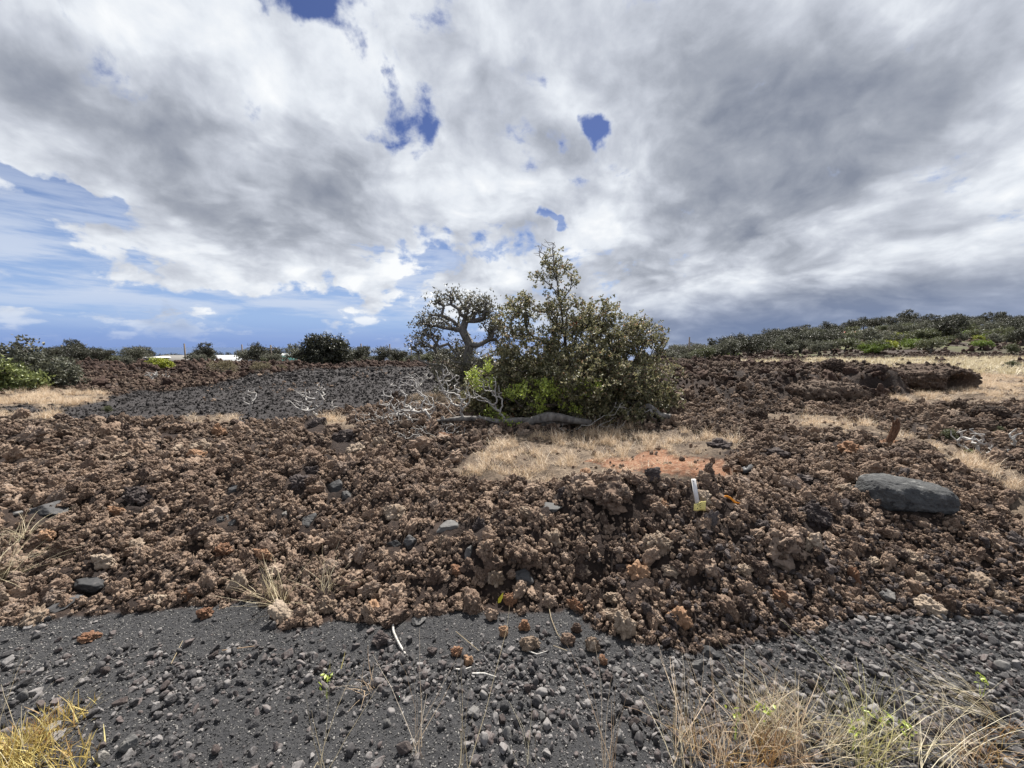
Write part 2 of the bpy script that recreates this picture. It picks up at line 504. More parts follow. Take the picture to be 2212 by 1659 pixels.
def rock_mat(name, stops, spots, scale=3.0, rough=.95, bscale=14, bstr=.8, bdist=.004, rnd=.6, hue=None, spec=.2, place=.5):
    m, N, b = mat_new(name)
    oi = N.n('ShaderNodeObjectInfo')
    tc = N.n('ShaderNodeTexCoord').outputs['Object']
    v = N.vmath('ADD', tc, N.vmath('SCALE', (1.0, 1.7, 2.3), scale=N.math('MULTIPLY', oi.outputs['Random'], 19.0)))
    n1 = N.noise(v, scale, 6, .62)
    f = N.math('ADD', N.math('MULTIPLY', oi.outputs['Random'], rnd), N.math('MULTIPLY', n1, 1.0 - rnd * .5))
    wp = N.n('ShaderNodeNewGeometry').outputs['Position']
    f = N.math('ADD', f, N.math('MULTIPLY', N.math('SUBTRACT', N.noise(wp, .9, 3, .6), .5), place))
    f = N.math('SUBTRACT', f, .08)
    c = N.ramp(f, stops)
    n2 = N.noise(v, scale * 2.6, 7, .68)
    sp = N.maprange(n2, .52, .68, 0, 1, True)
    c = N.mix(N.math('MULTIPLY', sp, .85), c, spots[0])
    n3 = N.noise(v, scale * 4.1, 5, .7)
    c = N.mix(N.maprange(n3, .56, .66, 0, .8, True), c, spots[1])
    N.t.links.new(c, b.inputs['Base Color'])
    b.inputs['Roughness'].default_value = rough; b.inputs['Specular IOR Level'].default_value = spec
    hn = N.noise(v, bscale, 6, .7)
    bump(N, b, hn, bstr, bdist)
    return m


M = {}
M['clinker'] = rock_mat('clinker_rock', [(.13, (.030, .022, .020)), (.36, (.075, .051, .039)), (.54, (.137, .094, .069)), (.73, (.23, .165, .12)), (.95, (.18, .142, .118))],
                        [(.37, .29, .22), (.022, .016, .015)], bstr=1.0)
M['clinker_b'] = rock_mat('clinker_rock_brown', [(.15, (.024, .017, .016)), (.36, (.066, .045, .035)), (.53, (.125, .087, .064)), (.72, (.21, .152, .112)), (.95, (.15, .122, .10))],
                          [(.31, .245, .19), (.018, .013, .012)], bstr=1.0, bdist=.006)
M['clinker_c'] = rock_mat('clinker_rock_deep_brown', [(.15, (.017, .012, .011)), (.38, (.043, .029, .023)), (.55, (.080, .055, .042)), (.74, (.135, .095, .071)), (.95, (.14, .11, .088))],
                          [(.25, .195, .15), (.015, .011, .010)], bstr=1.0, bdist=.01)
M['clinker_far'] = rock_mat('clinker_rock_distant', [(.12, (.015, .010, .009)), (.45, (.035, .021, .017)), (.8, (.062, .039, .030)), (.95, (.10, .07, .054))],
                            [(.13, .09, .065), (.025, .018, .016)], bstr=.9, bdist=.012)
M['mound_rock'] = rock_mat('mound_rock', [(.12, (.018, .013, .011)), (.45, (.045, .031, .024)), (.8, (.085, .06, .045)), (.95, (.13, .10, .078))], [(.18, .14, .105), (.02, .014, .012)], scale=9, bscale=30, bstr=1.0, bdist=.015)
M['clinker_rust'] = rock_mat('rust_clinker', [(.1, (.08, .042, .028)), (.5, (.17, .092, .054)), (.9, (.25, .155, .095))],
                             [(.34, .24, .165), (.055, .032, .025)])
M['clinker_pale'] = rock_mat('pale_clinker', [(.1, (.11, .078, .056)), (.5, (.20, .152, .112)), (.9, (.28, .225, .172))],
                             [(.38, .315, .25), (.06, .042, .034)])
M['clinker_dark'] = rock_mat('dark_clinker', [(.1, (.022, .018, .018)), (.5, (.05, .040, .038)), (.9, (.10, .085, .08))],
                             [(.15, .125, .11), (.02, .016, .016)])
M['basalt'] = rock_mat('grey_basalt', [(.1, (.036, .035, .034)), (.5, (.070, .068, .066)), (.9, (.13, .125, .12))],
                       [(.20, .185, .165), (.022, .021, .021)], scale=2.5, rough=.8, bscale=22, bstr=.5, bdist=.003, spec=.4)
M['basalt_black'] = rock_mat('black_basalt', [(.1, (.018, .018, .019)), (.5, (.030, .030, .031)), (.9, (.052, .050, .050))],
                             [(.11, .10, .095), (.012, .012, .013)], scale=2.5, rough=.8, bscale=14, bstr=.8, bdist=.006, spec=.5)
M['gravel'] = rock_mat('cinder_gravel', [(.10, (.020, .019, .020)), (.35, (.036, .034, .035)), (.6, (.056, .052, .052)), (.78, (.078, .060, .056)), (.95, (.16, .15, .145))],
                       [(.15, .145, .14), (.03, .03, .03)], scale=2.2, rough=.85, bscale=10, bstr=.6, bdist=.002, rnd=.9, spec=.35)
M['grit'] = rock_mat('cinder_grit', [(.10, (.022, .022, .024)), (.5, (.043, .043, .044)), (.85, (.066, .063, .061)), (.97, (.22, .21, .195))],
                     [(.09, .09, .09), (.025, .025, .025)], scale=2.0, rough=.85, bscale=6, bstr=.4, bdist=.001, rnd=.95, spec=.35)
M['cinder'] = rock_mat('field_cinder', [(.10, (.014, .013, .014)), (.5, (.026, .024, .024)), (.85, (.046, .041, .040)), (.97, (.13, .12, .11))],
                       [(.075, .07, .066), (.02, .018, .018)], scale=2.4, bdist=.006)


def leaf_mat(name, stops, rough=.42, trans=.25, spec=.5):
    m, N, b = mat_new(name)
    a = N.n('ShaderNodeAttribute', attribute_name='var')
    oi = N.n('ShaderNodeObjectInfo')
    f = N.math('ADD', a.outputs['Fac'], N.math('MULTIPLY', N.math('SUBTRACT', oi.outputs['Random'], .5), .22), clamp=True)
    c = N.ramp(f, stops)
    N.t.links.new(c, b.inputs['Base Color'])
    b.inputs['Roughness'].default_value = rough; b.inputs['Specular IOR Level'].default_value = spec
    tr = N.n('ShaderNodeBsdfTranslucent', inp={0: c})
    mx = N.n('ShaderNodeMixShader', inp={0: trans, 1: b.outputs[0], 2: tr.outputs[0]})
    out = [n for n in N.t.nodes if n.type == 'OUTPUT_MATERIAL'][0]
    N.t.links.new(mx.outputs[0], out.inputs[0])
    return m


M['ohia'] = leaf_mat('ohia_leaf', [(0, (.045, .046, .020)), (.3, (.105, .105, .048)), (.6, (.195, .185, .095)), (.82, (.32, .29, .18)), (.9, (.26, .13, .07)), (1, (.46, .43, .31))], rough=.48, spec=.45, trans=.4)
M['ohia_grey'] = leaf_mat('ohia_grey_leaf', [(0, (.05, .05, .030)), (.4, (.11, .105, .065)), (.8, (.19, .175, .115)), (1, (.28, .25, .18))], rough=.45)
M['lime'] = leaf_mat('lime_leaf', [(0, (.17, .22, .03)), (.5, (.35, .42, .07)), (1, (.50, .56, .15))], trans=.35)
M['red'] = leaf_mat('red_leaf', [(0, (.22, .03, .02)), (1, (.42, .10, .06))])
M['tree_dark'] = leaf_mat('dark_tree_leaf', [(0, (.022, .024, .015)), (.5, (.045, .048, .030)), (1, (.09, .09, .056))], rough=.5)
M['tree_grey'] = leaf_mat('grey_tree_leaf', [(0, (.05, .052, .036)), (.5, (.105, .108, .072)), (1, (.18, .18, .13))], rough=.6)
M['tree_green'] = leaf_mat('green_bush_leaf', [(0, (.055, .085, .015)), (.5, (.12, .17, .028)), (1, (.22, .28, .05))], rough=.5, trans=.35)
M['tree_yellow'] = leaf_mat('yellow_bush_leaf', [(0, (.13, .15, .02)), (.5, (.26, .29, .035)), (1, (.40, .42, .07))], rough=.5, trans=.35)
M['tree_olive'] = leaf_mat('olive_bush_leaf', [(0, (.055, .065, .025)), (.5, (.10, .11, .05)), (1, (.17, .17, .09))], rough=.5)
M['tree_olive2'] = leaf_mat('left_shrub_leaf', [(0, (.08, .10, .03)), (.5, (.18, .21, .07)), (1, (.30, .33, .12))], rough=.5)
M['tan_leaf'] = leaf_mat('tan_brush_leaf', [(0, (.11, .09, .05)), (.5, (.20, .17, .10)), (1, (.30, .26, .16))], rough=.7)
M['straw'] = leaf_mat('straw', [(0, (.25, .17, .11)), (.4, (.50, .37, .24)), (.75, (.68, .54, .38)), (1, (.78, .68, .54))], rough=.55, trans=.3)
M['straw_pale'] = leaf_mat('pale_straw', [(0, (.30, .24, .15)), (.5, (.52, .44, .28)), (1, (.68, .62, .45))], rough=.5, trans=.3)
M['straw_green'] = leaf_mat('green_straw', [(0, (.28, .24, .08)), (.5, (.46, .42, .17)), (1, (.60, .56, .30))], rough=.5, trans=.3)
M['rust_weed'] = leaf_mat('rusty_weed', [(0, (.14, .07, .03)), (.5, (.30, .17, .07)), (1, (.46, .32, .12))], rough=.6, trans=.3)
M['yellow_weed'] = leaf_mat('yellow_weed', [(0, (.26, .18, .05)), (.5, (.45, .34, .10)), (1, (.60, .52, .22))], rough=.6, trans=.3)


def bark_mat(name, c0, c1, sc=30):
    m, N, b = mat_new(name)
    tc = N.n('ShaderNodeTexCoord').outputs['Object']
    mp = N.n('ShaderNodeMapping', inp={'Vector': tc, 'Scale': (1, 1, .45)}).outputs[0]
    n = N.noise(mp, sc, 7, .65)
    c = N.ramp(n, [(.3, c0), (.7, c1)])
    N.t.links.new(c, b.inputs['Base Color']); b.inputs['Roughness'].default_value = .85
    bump(N, b, n, .7, .01)
    return m


M['bark'] = bark_mat('dark_bark', (.035, .028, .023), (.10, .085, .07))
M['bark_grey'] = bark_mat('grey_bark', (.075, .07, .065), (.20, .185, .165))
M['deadwood'] = bark_mat('weathered_wood', (.20, .19, .18), (.48, .46, .43), 22)
M['log'] = bark_mat('fallen_log', (.055, .05, .047), (.22, .205, .19), 18)
M['whitewood'] = bark_mat('bleached_wood', (.24, .225, .20), (.56, .54, .50), 60)


def plain(name, c, rough=.7, noise_amt=.15, sc=8, metal=0):
    m, N, b = mat_new(name)
    tc = N.n('ShaderNodeTexCoord').outputs['Object']
    n = N.noise(tc, sc, 5, .6)
    cc = N.ramp(n, [(.3, tuple(x * (1 - noise_amt) for x in c)), (.7, tuple(min(1, x * (1 + noise_amt)) for x in c))])
    N.t.links.new(cc, b.inputs['Base Color']); b.inputs['Roughness'].default_value = rough
    b.inputs['Metallic'].default_value = metal
    return m


# ------------------------------------------------------------------ ground sheet
def build_ground():
    m, N, b = mat_new('lava_ground')
    gp = N.n('ShaderNodeNewGeometry').outputs['Position']
    def A(n): return N.n('ShaderNodeAttribute', attribute_name=n).outputs['Fac']
    n1 = N.noise(gp, 2.2, 8, .65); n2 = N.noise(gp, 24, 6, .68); n3 = N.noise(gp, 120, 4, .65); n4 = N.noise(gp, .35, 4, .6)
    br = N.ramp(N.math('ADD', N.math('MULTIPLY', n1, .5), N.math('MULTIPLY', n2, .5)), [(.32, (.010, .007, .006)), (.5, (.024, .016, .013)), (.68, (.065, .045, .034)), (.8, (.13, .095, .07))])
    gr = N.ramp(N.math('ADD', N.math('MULTIPLY', n2, .35), N.math('MULTIPLY', n3, .65)), [(.32, (.018, .018, .020)), (.5, (.038, .038, .040)), (.66, (.062, .060, .060)), (.76, (.15, .145, .14))])
    ci = N.ramp(N.math('ADD', N.math('MULTIPLY', n1, .4), N.math('MULTIPLY', n2, .6)), [(.3, (.018, .016, .017)), (.55, (.04, .036, .036)), (.75, (.09, .082, .077))])
    di = N.ramp(n1, [(.3, (.10, .048, .028)), (.55, (.20, .095, .052)), (.75, (.28, .15, .092))])
    di = N.mix(N.maprange(n2, .5, .62, 0, .7), di, (.28, .20, .14)); di = N.mix(N.maprange(n2, .45, .35, 0, .8), di, (.09, .055, .04))
    st = N.ramp(N.math('ADD', N.math('MULTIPLY', n1, .5), N.math('MULTIPLY', n2, .5)), [(.36, (.045, .033, .026)), (.5, (.13, .098, .070)), (.64, (.27, .21, .15))])
    c = N.mix(A('cinder'), br, ci)
    c = N.mix(A('grass'), c, st)
    c = N.mix(A('dirt'), c, di)
    c = N.mix(A('grit'), c, gr)
    veg = N.ramp(N.noise(gp, .09, 7, .65), [(.35, (.040, .028, .024)), (.48, (.055, .042, .032)), (.56, (.075, .075, .038)), (.68, (.12, .135, .05))])
    c = N.mix(A('veg'), c, veg)
    st2 = 0
    N.t.links.new(c, b.inputs['Base Color']); b.inputs['Roughness'].default_value = .95
    hh = N.math('ADD', N.math('MULTIPLY', n2, 1.0), N.math('MULTIPLY', n3, .25))
    bump(N, b, hh, .9, .035)
    nr, nc = 620, 560
    D = np.exp(np.linspace(math.log(1.2), math.log(95), nr - 60)); D = np.concatenate([D, np.exp(np.linspace(math.log(98), math.log(9000), 60))])
    T = np.linspace(-2.1, 2.1, nc)
    Dg, Tg = np.meshgrid(D, T, indexing='ij')
    x = (Dg * Tg).ravel(); y = (Dg - 1.9).ravel()
    z = height(x, y)
    zn, px, py, f = zones(x, y, z)
    V = np.stack([x, y, z], 1)
    i = np.arange(nr * nc).reshape(nr, nc)
    Q = np.stack([i[:-1, :-1], i[:-1, 1:], i[1:, 1:], i[1:, :-1]], -1).reshape(-1, 4)
    me = mesh_np('ground', V, Q, m, True)
    fattr(me, 'grit', zn == 0, 'POINT'); fattr(me, 'cinder', zn == 2, 'POINT'); fattr(me, 'dirt', zn == 3, 'POINT')
    fattr(me, 'grass', np.where((zn == 4), .85, np.where(zn == 5, .7, 0)), 'POINT')
    fattr(me, 'veg', sstep(34, 60, y) * .9, 'POINT')
    tag(obj('ground', me), kind='structure')
    # the sea
    m2, N2, b2 = mat_new('sea_water'); b2.inputs['Base Color'].default_value = (.012, .045, .13, 1); b2.inputs['Roughness'].default_value = .35
    gp = N2.n('ShaderNodeNewGeometry').outputs['Position']
    bump(N2, b2, N2.noise(gp, .02, 5, .6), .3, 8.0)
    s = 120000
    me = mesh_np('sea', [(-s, 800, -150), (s, 800, -150), (s, s, -150), (-s, s, -150)], np.array([[0, 1, 2, 3]]), m2)
    tag(obj('sea', me), kind='structure')


build_ground()

# ------------------------------------------------------------------ prototypes of stones
def proto_set(prefix, n, fn, mat):
    c = bpy.data.collections.new(prefix)
    ms = []
    for i in range(n):
        V, Fc = fn(i)
        me = mesh_np(prefix, V, Fc, mat)
        o = bpy.data.objects.new(prefix + '_%02d' % i, me); c.objects.link(o); ms.append(me)
    return c, ms


st_ = lambda i: [(1, .85, .75), (1, .7, .65), (1, .95, .85), (1, .8, .55)][i % 4]
C_NEAR, MS_NEAR = proto_set('clinker_near', 10, lambda i: clinker_verts(5 if i < 6 else 4, 100 + i, st_(i)), M['clinker'])
C_MID, MS_MID = proto_set('clinker_mid', 8, lambda i: clinker_verts(3, 200 + i, st_(i)), M['clinker'])
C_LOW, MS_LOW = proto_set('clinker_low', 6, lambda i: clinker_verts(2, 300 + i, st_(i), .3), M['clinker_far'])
C_STONE, MS_STONE = proto_set('gravel_stone', 8, lambda i: stone_verts(3 if i < 4 else 2, 400 + i, .6, .04), M['gravel'])
C_GRIT, MS_GRIT = proto_set('grit_grain', 5, lambda i: stone_verts(1, 500 + i, .7, 0), M['grit'])


def scatter(name, P, rot, scl, coll, mat=None, label=None, nprot=6):
    me = bpy.data.meshes.new(name)
    me.vertices.add(len(P)); me.vertices.foreach_set('co', np.asarray(P, np.float32).ravel())
    a = me.attributes.new('rot', 'FLOAT_VECTOR', 'POINT'); a.data.foreach_set('vector', np.asarray(rot, np.float32).ravel())
    a = me.attributes.new('scl', 'FLOAT_VECTOR', 'POINT'); a.data.foreach_set('vector', np.asarray(scl, np.float32).ravel())
    a = me.attributes.new('idx', 'INT', 'POINT'); a.data.foreach_set('value', rng.integers(0, nprot, len(P)).astype(np.int32))
    if mat: me.materials.append(mat)
    g = bpy.data.node_groups.new('scatter_' + name, 'GeometryNodeTree')
    g.interface.new_socket('Geometry', in_out='INPUT', socket_type='NodeSocketGeometry')
    g.interface.new_socket('Geometry', in_out='OUTPUT', socket_type='NodeSocketGeometry')
    nd = g.nodes; L = g.links.new
    gi = nd.new('NodeGroupInput'); go = nd.new('NodeGroupOutput')
    ci = nd.new('GeometryNodeCollectionInfo'); ci.inputs[0].default_value = coll; ci.inputs['Separate Children'].default_value = True; ci.inputs['Reset Children'].default_value = True
    ip = nd.new('GeometryNodeInstanceOnPoints'); ip.inputs['Pick Instance'].default_value = True
    def na(n, t):
        k = nd.new('GeometryNodeInputNamedAttribute'); k.data_type = t; k.inputs[0].default_value = n; return k.outputs['Attribute']
    m2p = nd.new('GeometryNodeMeshToPoints'); L(gi.outputs[0], m2p.inputs[0]); L(m2p.outputs[0], ip.inputs['Points'])
    L(ci.outputs[0], ip.inputs['Instance']); L(na('idx', 'INT'), ip.inputs['Instance Index'])
    L(na('rot', 'FLOAT_VECTOR'), ip.inputs['Rotation']); L(na('scl', 'FLOAT_VECTOR'), ip.inputs['Scale'])
    last = ip.outputs[0]
    if mat:
        sm = nd.new('GeometryNodeSetMaterial'); sm.inputs['Material'].default_value = mat; L(last, sm.inputs[0]); last = sm.outputs[0]
    L(last, go.inputs[0])
    o = obj(name, me); md = o.modifiers.new('scatter', 'NODES'); md.node_group = g
    tag(o, label, None, None, 'stuff')
    return o


def sample(y0, y1, dens, margin=1.52, extra=.9):
    """random ground points between two depths, the width of the view plus a margin"""
    area = (y1 - y0) * 2 * (margin * (y0 + y1) / 2 + extra)
    n = int(area * dens)
    # width grows with depth
    y = y0 + (y1 - y0) * rng.random(int(n * 1.6)); wmax = margin * y1 + extra
    keep = rng.random(len(y)) < (margin * y + extra) / wmax
    y = y[keep][:n]
    x = (rng.random(len(y)) * 2 - 1) * (margin * y + extra)
    return x, y


def powsize(n, a, b, p=2.2):
    u = rng.random(n)
    return (a ** (1 - p) + u * (b ** (1 - p) - a ** (1 - p))) ** (1 / (1 - p))


def rrot(n): return np.stack([rng.uniform(0, 6.28, n) for _ in range(3)], 1)


# hand placed rocks: column, row, width, height in the 2212 reading, kind, label
NR = [
    (505, 1062, 46, 32, 'basalt_black', 'glossy black stone with a bright facet alone in brown rubble'),
    (642, 1042, 62, 48, 'clinker_dark', 'charcoal clinker, the wider of the black pair in the rubble'),
    (668, 1020, 40, 30, 'clinker_dark', 'smaller charcoal clinker touching the wide black one'),
    (722, 1055, 48, 40, 'basalt_black', 'blue-black rock behind a pale grey one'),
    (748, 1072, 42, 26, 'basalt', 'pale grey rock leaning on the blue-black one'),
    (665, 1130, 44, 40, 'basalt', 'angular grey stone with flat faces standing in brown clinker'),
    (470, 1128, 42, 26, 'basalt', 'purplish grey wedge stone next to its twin'),
    (495, 1135, 36, 26, 'basalt', 'grey wedge stone, the lower of two side by side'),
    (612, 1112, 26, 22, 'basalt', 'small blue-grey stone above the two wedge stones'),
    (850, 1110, 62, 50, 'clinker_pale', 'tan angular slab with a shaded grey front'),
    (965, 1142, 74, 46, 'basalt', 'wide grey rock with a rough top among brown clinker'),
    (1035, 1140, 46, 50, 'clinker_dark', 'grey-purple rough rock beside the wide grey rock'),
    (1185, 1100, 70, 20, 'basalt', 'flat blue-grey rock lying low below the grass pocket'),
    (852, 1178, 40, 34, 'basalt_black', 'dark wedge stone left of a similar one'),
    (885, 1172, 44, 38, 'basalt_black', 'dark leaning stone right of a similar wedge'),
    (1012, 1198, 30, 42, 'basalt', 'upright blue-grey stone beside a brown clinker pillar'),
    (190, 1268, 96, 44, 'basalt_black', 'black slab resting under brown clinker at the bank foot'),
    (110, 1316, 110, 18, 'slab', 'long dark grey slab half buried at the gravel edge'),
    (95, 1108, 84, 34, 'basalt_black', 'black ridge of rock by the left clump of straw'),
    (30, 1112, 60, 22, 'basalt', 'grey slab beside the black ridge of rock'),
    (60, 1185, 50, 34, 'clinker', 'brown block in the left straw clump'),
    (1120, 1200, 96, 78, 'clinker', 'dark-bellied brown rock overhanging a black hollow'),
    (1072, 1225, 66, 60, 'clinker', 'knobbly brown rock above the cream-topped lump'),
    (1073, 1252, 50, 52, 'clinker_pale', 'cream-topped lump leaning over the black hollow'),
    (1130, 1255, 60, 36, 'basalt_black', 'black stone deep in the hollow'),
    (1010, 1225, 40, 42, 'clinker', 'brown clinker pillar beside the upright blue-grey stone'),
    (1330, 1070, 170, 95, 'clinker', 'tall knobbly brown mound crowning the bank'),
    (1425, 1180, 70, 70, 'clinker_pale', 'tan honeycombed lump below the tall mound'),
    (1700, 1185, 120, 96, 'clinker', 'large split lava lump with a rusty ledge'),
    (1765, 1115, 70, 74, 'clinker_dark', 'dark knob standing above the large split lump'),
    (1740, 1036, 56, 28, 'clinker_dark', 'low dark outcrop left of the big grey boulder'),
    (1835, 1095, 60, 34, 'clinker_dark', 'purple-brown block at the end of the big grey boulder'),
    (2050, 1105, 50, 22, 'basalt', 'small blue-grey stone under the end of the big grey boulder'),
    (1740, 1160, 40, 50, 'clinker', 'brown lump between the dark knob and the large split lump'),
    (290, 1075, 84, 44, 'clinker_dark', 'dark brown hump left of the glossy black stone'),
    (680, 915, 50, 34, 'clinker_dark', 'brown block by the dry grass behind the rubble'),
    (365, 930, 70, 30, 'clinker', 'low brown slab at the edge of the cinder patch'),
    (318, 915, 24, 30, 'clinker', 'small peaked rock at the edge of the cinder patch'),
    (740, 945, 60, 44, 'clinker_dark', 'dark hollowed lump left of the grass pocket'),
    (1560, 960, 60, 30, 'clinker_dark', 'dark lump right of the grass pocket'),
    (1925, 1290, 44, 24, 'basalt', 'smooth grey stone at the foot of the right bank'),
    (1895, 1215, 40, 34, 'clinker_pale', 'pale rounded lump on the right bank'),
    (1610, 1235, 44, 36, 'clinker_pale', 'pale lump with white patches on the right slope'),
    (183, 1381, 44, 20, 'clinker_rust', 'red-brown stone alone on the grey grit'),
    (437, 1326, 46, 30, 'clinker_rust', 'rust clinker just tipped onto the grit'),
    (310, 1308, 56, 34, 'clinker', 'brown lump at the bank foot above the bare grit'),
    (985, 1410, 30, 24, 'clinker_rust', 'orange clinker alone on grit, the upper of two'),
    (1010, 1427, 26, 26, 'clinker_rust', 'orange clinker alone on grit, the lower of two'),
    (1133, 1352, 30, 30, 'clinker_rust', 'rusty clinker above the pale folded rock'),
    (1087, 1366, 24, 30, 'clinker_rust', 'double rust clinker between the forked stick and the pale rock'),
    (1145, 1392, 54, 42, 'clinker_pale', 'pale folded rock with ridges like draped cloth'),
    (1227, 1383, 36, 32, 'clinker', 'round brown clinker on the grit right of the pale folded rock'),
    (1246, 1358, 28, 30, 'clinker', 'brown clinker behind the round one on the grit'),
    (1281, 1396, 36, 40, 'clinker_pale', 'tan knotted clinker on the grit'),
    (1303, 1428, 22, 28, 'clinker_rust', 'small rust clinker below the tan knotted one'),
    (1352, 1352, 58, 68, 'clinker_pale', 'largest loose lump, tan and knobbly, on the grit'),
    (1190, 1302, 40, 38, 'clinker', 'brown clinker with a hollow top at the grit edge'),
    (1103, 1298, 34, 40, 'clinker_rust', 'rusty clinker beside the yellow leaf'),
    (1060, 1330, 34, 32, 'clinker', 'brown clinker in front of the yellow leaf'),
    (818, 1386, 46, 34, 'clinker_dark', 'dark cratered lump beside the bleached forked stick'),
    (900, 1345, 40, 14, 'basalt', 'thin slate wedge at the foot of the bank'),
    (1538, 1412, 46, 22, 'slab', 'flat grey slab where gravel meets rubble'),
    (1315, 1466, 30, 22, 'clinker_dark', 'dark clinker in line below the small rust one'),
    (1510, 1440, 34, 26, 'basalt', 'grey stone beside the straw stem by the gravel'),
    (270, 1610, 44, 40, 'basalt', 'pale grey pitted stone low on the gravel'),
    (215, 1640, 30, 26, 'basalt', 'rounded tan-grey pebble near the yellow weed'),
    (585, 1240, 60, 40, 'clinker', 'brown clinker behind the dry white weed'),
    (700, 1310, 50, 44, 'clinker_pale', 'tan pitted lump at the bank foot right of the weed'),
    (1450, 1240, 50, 50, 'clinker_pale', 'tan rounded lump with white veins in the bank'),
    (1380, 1240, 60, 50, 'clinker_rust', 'rusty knobbly lump low in the bank'),
    (1260, 1240, 46, 40, 'clinker', 'brown lump above the hollow-topped clinker'),
    (940, 1250, 56, 60, 'clinker', 'brown stack left of the cream-topped lump'),
]
NRA = np.array([(a * .463, b * .463, c * .463 * .5, d * .463 * .5) for a, b, c, d, _, _ in NR if True] + [(1978 * .463, 1075 * .463, 46, 18), (1495 * .463, 1070 * .463, 6, 14), (1572 * .463, 1092 * .463, 9, 5), (1080 * .463, 1305 * .463, 5, 8), (1615 * .463, 1022 * .463, 7, 5)])


SCENE_ROCKS = []      # clinker candidates: (pixel size, P, rot, scale, proto set)
SCENE_STONES = []


def do_band(name, y0, y1, dens, a, b, p, coll, nprot, label, zn_ok, mat=None, cand=None, sink=(-.15, .35), flat=(.7, 1.0), keepfn=None, ms=None):
    x, y = sample(y0, y1, dens)
    z = height(x, y)
    zn, px, py, f = zones(x, y, z)
    ok = np.isin(zn, zn_ok)
    if keepfn is not None: ok &= keepfn(x, y, zn, px, py)
    if y0 < 8:
        idx = np.where(ok & (px > 0) & (px < 1024))[0]
        bad = np.zeros(len(idx), bool)
        for (ax, ay, aw, ah) in NRA: bad |= ((px[idx] - ax) / (aw + 2)) ** 2 + ((py[idx] - ay - ah * .25) / (ah + 3)) ** 2 < .6
        ok[idx[bad]] = False
    x, y, z, f, px, py = x[ok], y[ok], z[ok], f[ok], px[ok], py[ok]
    s = powsize(len(x), a, b, p)
    z = z + s * rng.uniform(sink[0], sink[1], len(x))
    P = np.stack([x, y, z], 1); rot = rrot(len(x))
    if flat[1] < .9:                       # lying stones: only small tilts
        rot[:, 0] = rng.normal(0, .35, len(x)); rot[:, 1] = rng.normal(0, .35, len(x))
    S = np.stack([s * rng.uniform(.85, 1.25, len(x)), s * rng.uniform(.8, 1.1, len(x)), s * rng.uniform(flat[0], flat[1], len(x))], 1)
    if cand is not None:
        pxs = s * F / f; vis = (px > 0) & (px < 1024) & (py > 300) & (py < 768)
        sel = vis & (pxs > cand[1])
        for i in np.where(sel)[0]: cand[0].append((pxs[i], P[i], rot[i], S[i], px[i], py[i], ms))
        keep = ~sel
        P, rot, S = P[keep], rot[keep], S[keep]
    if len(P): scatter(name, P, rot, S, coll, mat, label, nprot)
    return len(P)


CL = [1]
tot = 0
tot += do_band('clinker_rubble', 1.8, 4.2, 1500, .016, .045, 1.8, C_MID, 8, 'small crumbly brown clinker filling the near bank', CL, sink=(-.3, .9))
tot += do_band('clinker_rubble', 1.8, 4.2, 260, .042, .15, 2.3, C_NEAR, 10, 'brown knobbly clinker heaped on the near bank', CL, cand=(SCENE_ROCKS, 13.5), ms=MS_NEAR)
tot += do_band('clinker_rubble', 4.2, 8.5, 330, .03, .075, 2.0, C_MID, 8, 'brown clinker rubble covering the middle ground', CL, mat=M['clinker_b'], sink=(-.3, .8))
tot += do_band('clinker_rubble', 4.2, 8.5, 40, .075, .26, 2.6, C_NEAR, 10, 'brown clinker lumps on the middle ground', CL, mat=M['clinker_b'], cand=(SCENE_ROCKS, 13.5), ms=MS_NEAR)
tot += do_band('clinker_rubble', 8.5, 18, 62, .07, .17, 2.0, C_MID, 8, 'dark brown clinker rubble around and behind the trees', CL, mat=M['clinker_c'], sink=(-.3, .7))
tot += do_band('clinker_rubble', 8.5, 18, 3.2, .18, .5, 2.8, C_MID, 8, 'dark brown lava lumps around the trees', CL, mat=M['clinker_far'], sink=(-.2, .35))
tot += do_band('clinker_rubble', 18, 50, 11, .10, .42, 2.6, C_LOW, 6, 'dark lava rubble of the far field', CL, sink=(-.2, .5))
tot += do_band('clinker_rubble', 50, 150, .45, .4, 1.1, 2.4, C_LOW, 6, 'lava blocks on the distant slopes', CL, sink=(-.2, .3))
# sparse clinker lying in the grass, the dirt and the cinder
tot += do_band('clinker_strays', 3.5, 14, 50, .018, .10, 2.3, C_MID, 8, 'stray brown clinker lying in the dry grass and dirt', [3, 4, 5], sink=(0, .3), keepfn=lambda x, y, zn, px, py: rng.random(len(x)) < np.where(zn == 3, .8, .75))
tot += do_band('clinker_strays', 14, 45, 3.5, .10, .5, 2.4, C_LOW, 6, 'stray lava lumps in the far dry grass', [4], sink=(-.2, .2), keepfn=lambda x, y, zn, px, py: fbm2(x * .3, y * .3, 2, 88) > -.05)
# the dark cinder field
tot += do_band('cinder_field', 6, 13, 420, .012, .08, 2.5, C_MID, 8, 'dark cinder stones of the level patch behind the brown rubble', [2], mat=M['cinder'], sink=(-.2, .4))
tot += do_band('clinker_strays', 6, 30, 7.0, .04, .20, 2.3, C_MID, 8, 'brown clinker strewn over the dark cinder', [2], sink=(-.1, .3), keepfn=lambda x, y, zn, px, py: rng.random(len(x)) < sstep(-.1, .5, fbm2(x * .5, y * .5, 3, 99)))
tot += do_band('cinder_field', 13, 32, 65, .035, .17, 2.3, C_MID, 8, 'dark cinder stones of the far end of the level patch', [2], mat=M['cinder'], sink=(-.2, .4))


